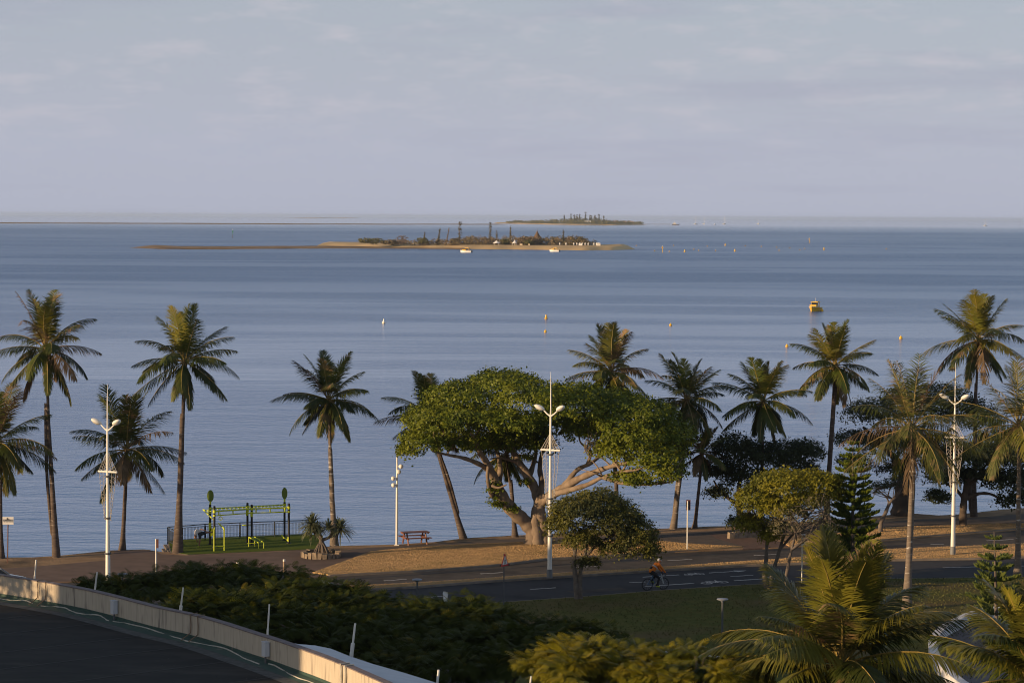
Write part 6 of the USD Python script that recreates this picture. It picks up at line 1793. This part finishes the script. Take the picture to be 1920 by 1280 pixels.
def wall_band(o_out, o_in, z0, z1):
    V = np.vstack([np.c_[E + inn * o_out, np.full(k, z0)], np.c_[E + inn * o_out, np.full(k, z1)], np.c_[E + inn * o_in, np.full(k, z1)], np.c_[E + inn * o_in, np.full(k, z0)]])
    i = np.arange(k - 1); mm = MB()
    mm.add(V, np.vstack([np.stack([a * k + i, a * k + i + 1, ((a + 1) % 4) * k + i + 1, ((a + 1) % 4) * k + i], 1) for a in range(4)]))
    return mm


par = obj('parapet', wall_band(.02, TH, ZROOF - .4, ZTOP - .03), 'parapet_render', rb)
obj('coping', wall_band(-.01, TH + .025, ZTOP - .03, ZTOP), 'parapet_cap', rb)
obj('flashing', wall_band(TH + .003, TH + .02, ZROOF - .1, ZROOF + .18), 'flashing_green', rb)
fl = strip('flashing_skirt', TH + .02, ZROOF + .10, TH + .38, ZROOF + .012, 'flashing_green')
strip('membrane_border', TH + .38, ZROOF + .010, TH + .80, ZROOF + .006, 'membrane_edge')


def along(px):
    """Index along the parapet for a place in the photograph."""
    g = np.array([((CAM - np.array([e[0], e[1], ZTOP]))) for e in E]); d = -g
    u = 960 + FPX * (d @ rt) / (d @ fwd)
    return np.interp(px, u, np.arange(k))


def on(idx, off, z):
    e = np.array([np.interp(idx, np.arange(k), E[:, q]) for q in (0, 1)]); n_ = np.array([np.interp(idx, np.arange(k), inn[:, q]) for q in (0, 1)])
    p = e + n_ * off; return np.array([p[0], p[1], z])


# overlapping sheet seams and scattered debris on the roof skin
for q in range(9):
    c_ = on(along(60 + 70 * q), 1.2, 0)[:2]; d_ = np.array([.50, -.866]); n2 = np.array([.866, .5])
    p0 = on(along(-30 + 85 * q), .9, 0)[:2]
    g_ = LineString([p0, p0 + np.array([-.78, -.62]) * 34]).buffer(.035, cap_style=2).intersection(foot_.buffer(-.5))
    m = MB(); m.prism(g_, ZROOF + .001, ZROOF + .007); obj('sheet_seam', m, 'membrane_edge2', rb)
m = MB(); rng = np.random.default_rng(3)
for q in range(90):
    p = on(rng.uniform(0, k - 8), rng.uniform(.9, 9), ZROOF + .008); a = rng.uniform(0, 6.3); s_ = rng.uniform(.012, .04)
    m.box(p, (s_, s_ * .6, .012), a)
obj('debris', m, 'membrane_edge', rb, kind='stuff')
# cables that wander along the flashing, joined at the boxes
rng = np.random.default_rng(12)
def cable(x0, x1, seed, off=.36):
    rng = np.random.default_rng(seed); ii = np.linspace(along(x0), along(x1), 22)
    pts = [on(i, off + .07 * math.sin(q * .55 + seed) + rng.normal(0, .015), ZROOF + .05 + max(0, .05 * math.sin(q * .55 + seed + PI))) for q, i in enumerate(ii)]
    mm = MB(); mm.tube(spline(pts, 66), .020, 6); obj('cable', mm, 'cable_white', rb)
cable(-40, 78, 1); cable(96, 226, 2); cable(233, 512, 3); cable(521, 760, 4)
# cables over the wall
for px_, mt in ((80, 'cable_brown'), (95, 'cable_brown'), (369, 'cable_brown'), (383, 'cable_brown'), (654, 'cable_white'), (662, 'cable_white')):
    i = along(px_); r_ = .017 if mt == 'cable_brown' else .028
    mm = MB(); mm.tube([on(i, -.02, ZTOP - .3), on(i, -.01, ZTOP + .02), on(i + .05, TH + .05, ZTOP + .015), on(i + .12, TH + .045, ZTOP - .3), on(i + .05, TH + .04, ZROOF + .25), on(i, TH + .36, ZROOF + .06)], r_, 6); obj('riser_cable', mm, mt, rb)
# junction boxes
for px_ in (229.5, 515.5):
    i = along(px_); c = on(i, TH + .10, ZTOP - .32); a = math.atan2(*(on(i + .5, 0, 0) - on(i - .5, 0, 0))[[1, 0]])
    bx = thing('junction_box', 'grey electrical box on the roof wall, ' + ('left one' if px_ < 300 else 'right one nearer the sunlit stretch'), 'electrical box', c, rz=a)
    mm = MB(); mm.box((0, 0, 0), (.20, .15, .40)); obj('case', mm, 'box_grey', bx)
    mm = MB(); mm.box((0, 0, .21), (.22, .18, .02)); obj('lid', mm, 'box_grey', bx)
    mm = MB(); mm.tube([(.0, 0, -.2), (.0, 0, -.5)], .03, 6); obj('conduit', mm, 'box_slot', bx)
# white rods outside the wall
for q, (b_, t_, rr, lab) in enumerate((((65, 1083), (67.5, 1049), .026, 'white rod above the parked car at the far left'), ((178, 1104), (182, 1072), .026, 'white rod in front of the left lamp mast'), ((338.5, 1142), (343.5, 1101), .026, 'white rod with white foot right of the left electrical box'), ((501.5, 1188), (505, 1132), .024, 'white rod with thin wire foot above the sunlit wall'), ((658.5, 1232), (666, 1168), .030, 'white rod on a thick white sleeve behind the awning'), ((819, 1290), (822.5, 1255), .034, 'thick white rod at the end of the awning'), ((992, 1300), (996, 1267), .026, 'white rod tip at the bottom edge in the yellow tree'))):
    if q < 4:
        i = along(b_[0]); base_ = on(i, -.06, ZTOP - .15); Yb = base_[1]
    else:
        Yb = gp(b_[0], b_[1], 8.3)[1]; base_ = at(b_[0], b_[1], Yb)
    top_ = at(t_[0], t_[1], Yb - .05)
    base_ = at(b_[0], b_[1], Yb)
    rd = thing('white_rod', lab, 'rod', base_)
    mm = MB(); mm.tube([(0, 0, 0), top_ - base_], rr, 8); obj('shaft', mm, 'white_paint', rd)
    u_ = .42 if q == 4 else .18
    mm = MB(); mm.tube([(0, 0, -.25 if q < 4 else -3), (0, 0, 0), (top_ - base_) * u_], rr * (1.9 if q in (2, 4) else 1.25), 10); obj('sleeve', mm, 'white_paint', rd)
# white curved awning beyond the wall
aw_px = [(520, 1203), (559, 1206.5), (590, 1209), (620, 1215), (655, 1229), (700, 1244), (760, 1261), (815, 1278), (880, 1302), (940, 1330)]
o = np.array([gp(x, y, 8.35) for x, y in aw_px])
ii = [along(x) for x in np.linspace(517, 930, len(aw_px))]
i_ = np.array([on(i, -.04, 8.78) for i in ii])
aw = thing('awning', 'pale curved awning roof outside the parapet wall', 'awning', (0, 0, 0))
mid = (o + i_) / 2 + [0, 0, .10]
mm = MB(); n_ = len(o); V = np.vstack([i_, mid, o, o - [0, 0, .10], i_ - [0, 0, .10]]); q = np.arange(n_ - 1)
mm.add(V, np.vstack([np.stack([r_ * n_ + q, r_ * n_ + q + 1, ((r_ + 1) % 5) * n_ + q + 1, ((r_ + 1) % 5) * n_ + q], 1) for r_ in range(5)]))
obj('sheet', mm, 'awning', aw, smooth=40)
mm = MB(); mm.tube(o - [0, 0, .05], .05, 8); obj('edge_tube', mm, 'awning', aw)

# car park under the feathery trees
pk = Polygon([(-28, 74), (-28, 118), (-14, 119), (-2, 112), (2, 100), (1, 84), (-2, 72), (-14, 80)]).buffer(0)
m = MB(); m.prism(pk.difference(foot_.buffer(.5)), .10, .118); obj('car_park', m, 'parking', kind='structure')

# curved white terrace wall at the lower right
tw_px = [(1935, 1133), (1905, 1134), (1875, 1138), (1832, 1145), (1796, 1160), (1767, 1176), (1749, 1201), (1752, 1222), (1768, 1246), (1800, 1275), (1850, 1305)]
Tm = np.array([gp(x, y, .62) for x, y in tw_px]); Tm = spline(Tm, 44)[:, :2]
ctr = np.array([Tm[:, 0].max() + 1.5, Tm[:, 1].mean()])
wl = LineString(Tm).buffer(.17, cap_style=2)
tw = thing('terrace_wall', 'curved white low wall round a paved terrace at the lower right', 'wall', (0, 0, 0))
m = MB(); m.prism(wl, .08, .60); obj('wall', m, 'wall_white', tw)
m = MB(); m.prism(wl.buffer(.03), .601, .66); obj('coping', m, 'wall_white', tw)
m = MB(); m.prism(Polygon(list(map(tuple, Tm)) + [tuple(ctr + [4, -2])]).buffer(0).difference(wl), .11, .13); obj('terrace', m, 'terrace_paving', kind='structure')
# low straight white wall behind the yellow tree
a, b = gp(1120, 1209, .55), gp(1345, 1231, .55)
lw = thing('low_wall', 'low white garden wall half hidden behind the yellow feathery tree', 'wall', (0, 0, 0))
l2 = LineString([a[:2], b[:2]]).buffer(.16, cap_style=2)
m = MB(); m.prism(l2, .08, .52); obj('wall', m, 'wall_white', lw)
m = MB(); m.prism(l2.buffer(.03), .521, .57); obj('coping', m, 'wall_white', lw)

# ================================================================ buildings and trees left of the frame, whose shade falls across the foreground
def block(label, corner, w, d, h, floors, bays):
    """A plain hotel block: corner = its (+x, +y) corner."""
    t = thing('hotel_block', label, 'building', (corner[0] - w / 2, corner[1] - d / 2, 0))
    mm = MB(); mm.box((0, 0, h / 2), (w, d, h)); obj('wall', mm, 'building_wall', t)
    mm = MB(); mm.box((0, 0, h + .2), (w + .5, d + .5, .4)); obj('roof', mm, 'parapet_cap', t)
    for f_ in range(floors):
        zz = (f_ + .5) * h / floors
        for b_ in range(bays):
            y = -d / 2 + (b_ + .5) * d / bays
            mm = MB(); mm.box((w / 2 + .012, y, zz), (.02, d / bays * .6, h / floors * .5)); obj('window', mm, 'dark_glass', t)
    return t


block('plain hotel block beyond the left edge of the picture', (-58, 106), 8, 46, 13.0, 4, 8)
block('taller hotel block beyond the lower left edge of the picture', (-46, 57), 10, 11, 21.0, 6, 3)

broadleaf('garden_tree', 'tall leafy garden tree beyond the lower left edge of the picture', 'tree', (0, 0), [([(-1150, 1720), (-1150, 1300), (-1140, 1000)], .3, .1)],
          [(-1130, 985, 110, 80, 0, 2.2), (-1230, 1040, 110, 80, -2, 2.2), (-1080, 1060, 100, 70, 2.5, 2)], 120, 'olive_leaf', 900, Y=72.0, leaf=.3, clump=.5, n_leaf=14)

# ================================================================ air: pale haze that fades the far islands and the horizon
usdkit.material(stage, '/World/Looks/haze', {'v': ('principled_volume', {'color': (0.62, 0.76, 0.97), 'density': 3.2e-5, 'anisotropy': 0.2})}, [], volume='v.volume')
mm = MB(); mm.box((0, 15000, (SEA - 1.2 + 27.0) / 2), (62000, 31500, 27.0 - (SEA - 1.2)))
obj('haze', mm, 'haze', kind='stuff', label='thin pale morning haze over the lagoon', cat='haze')
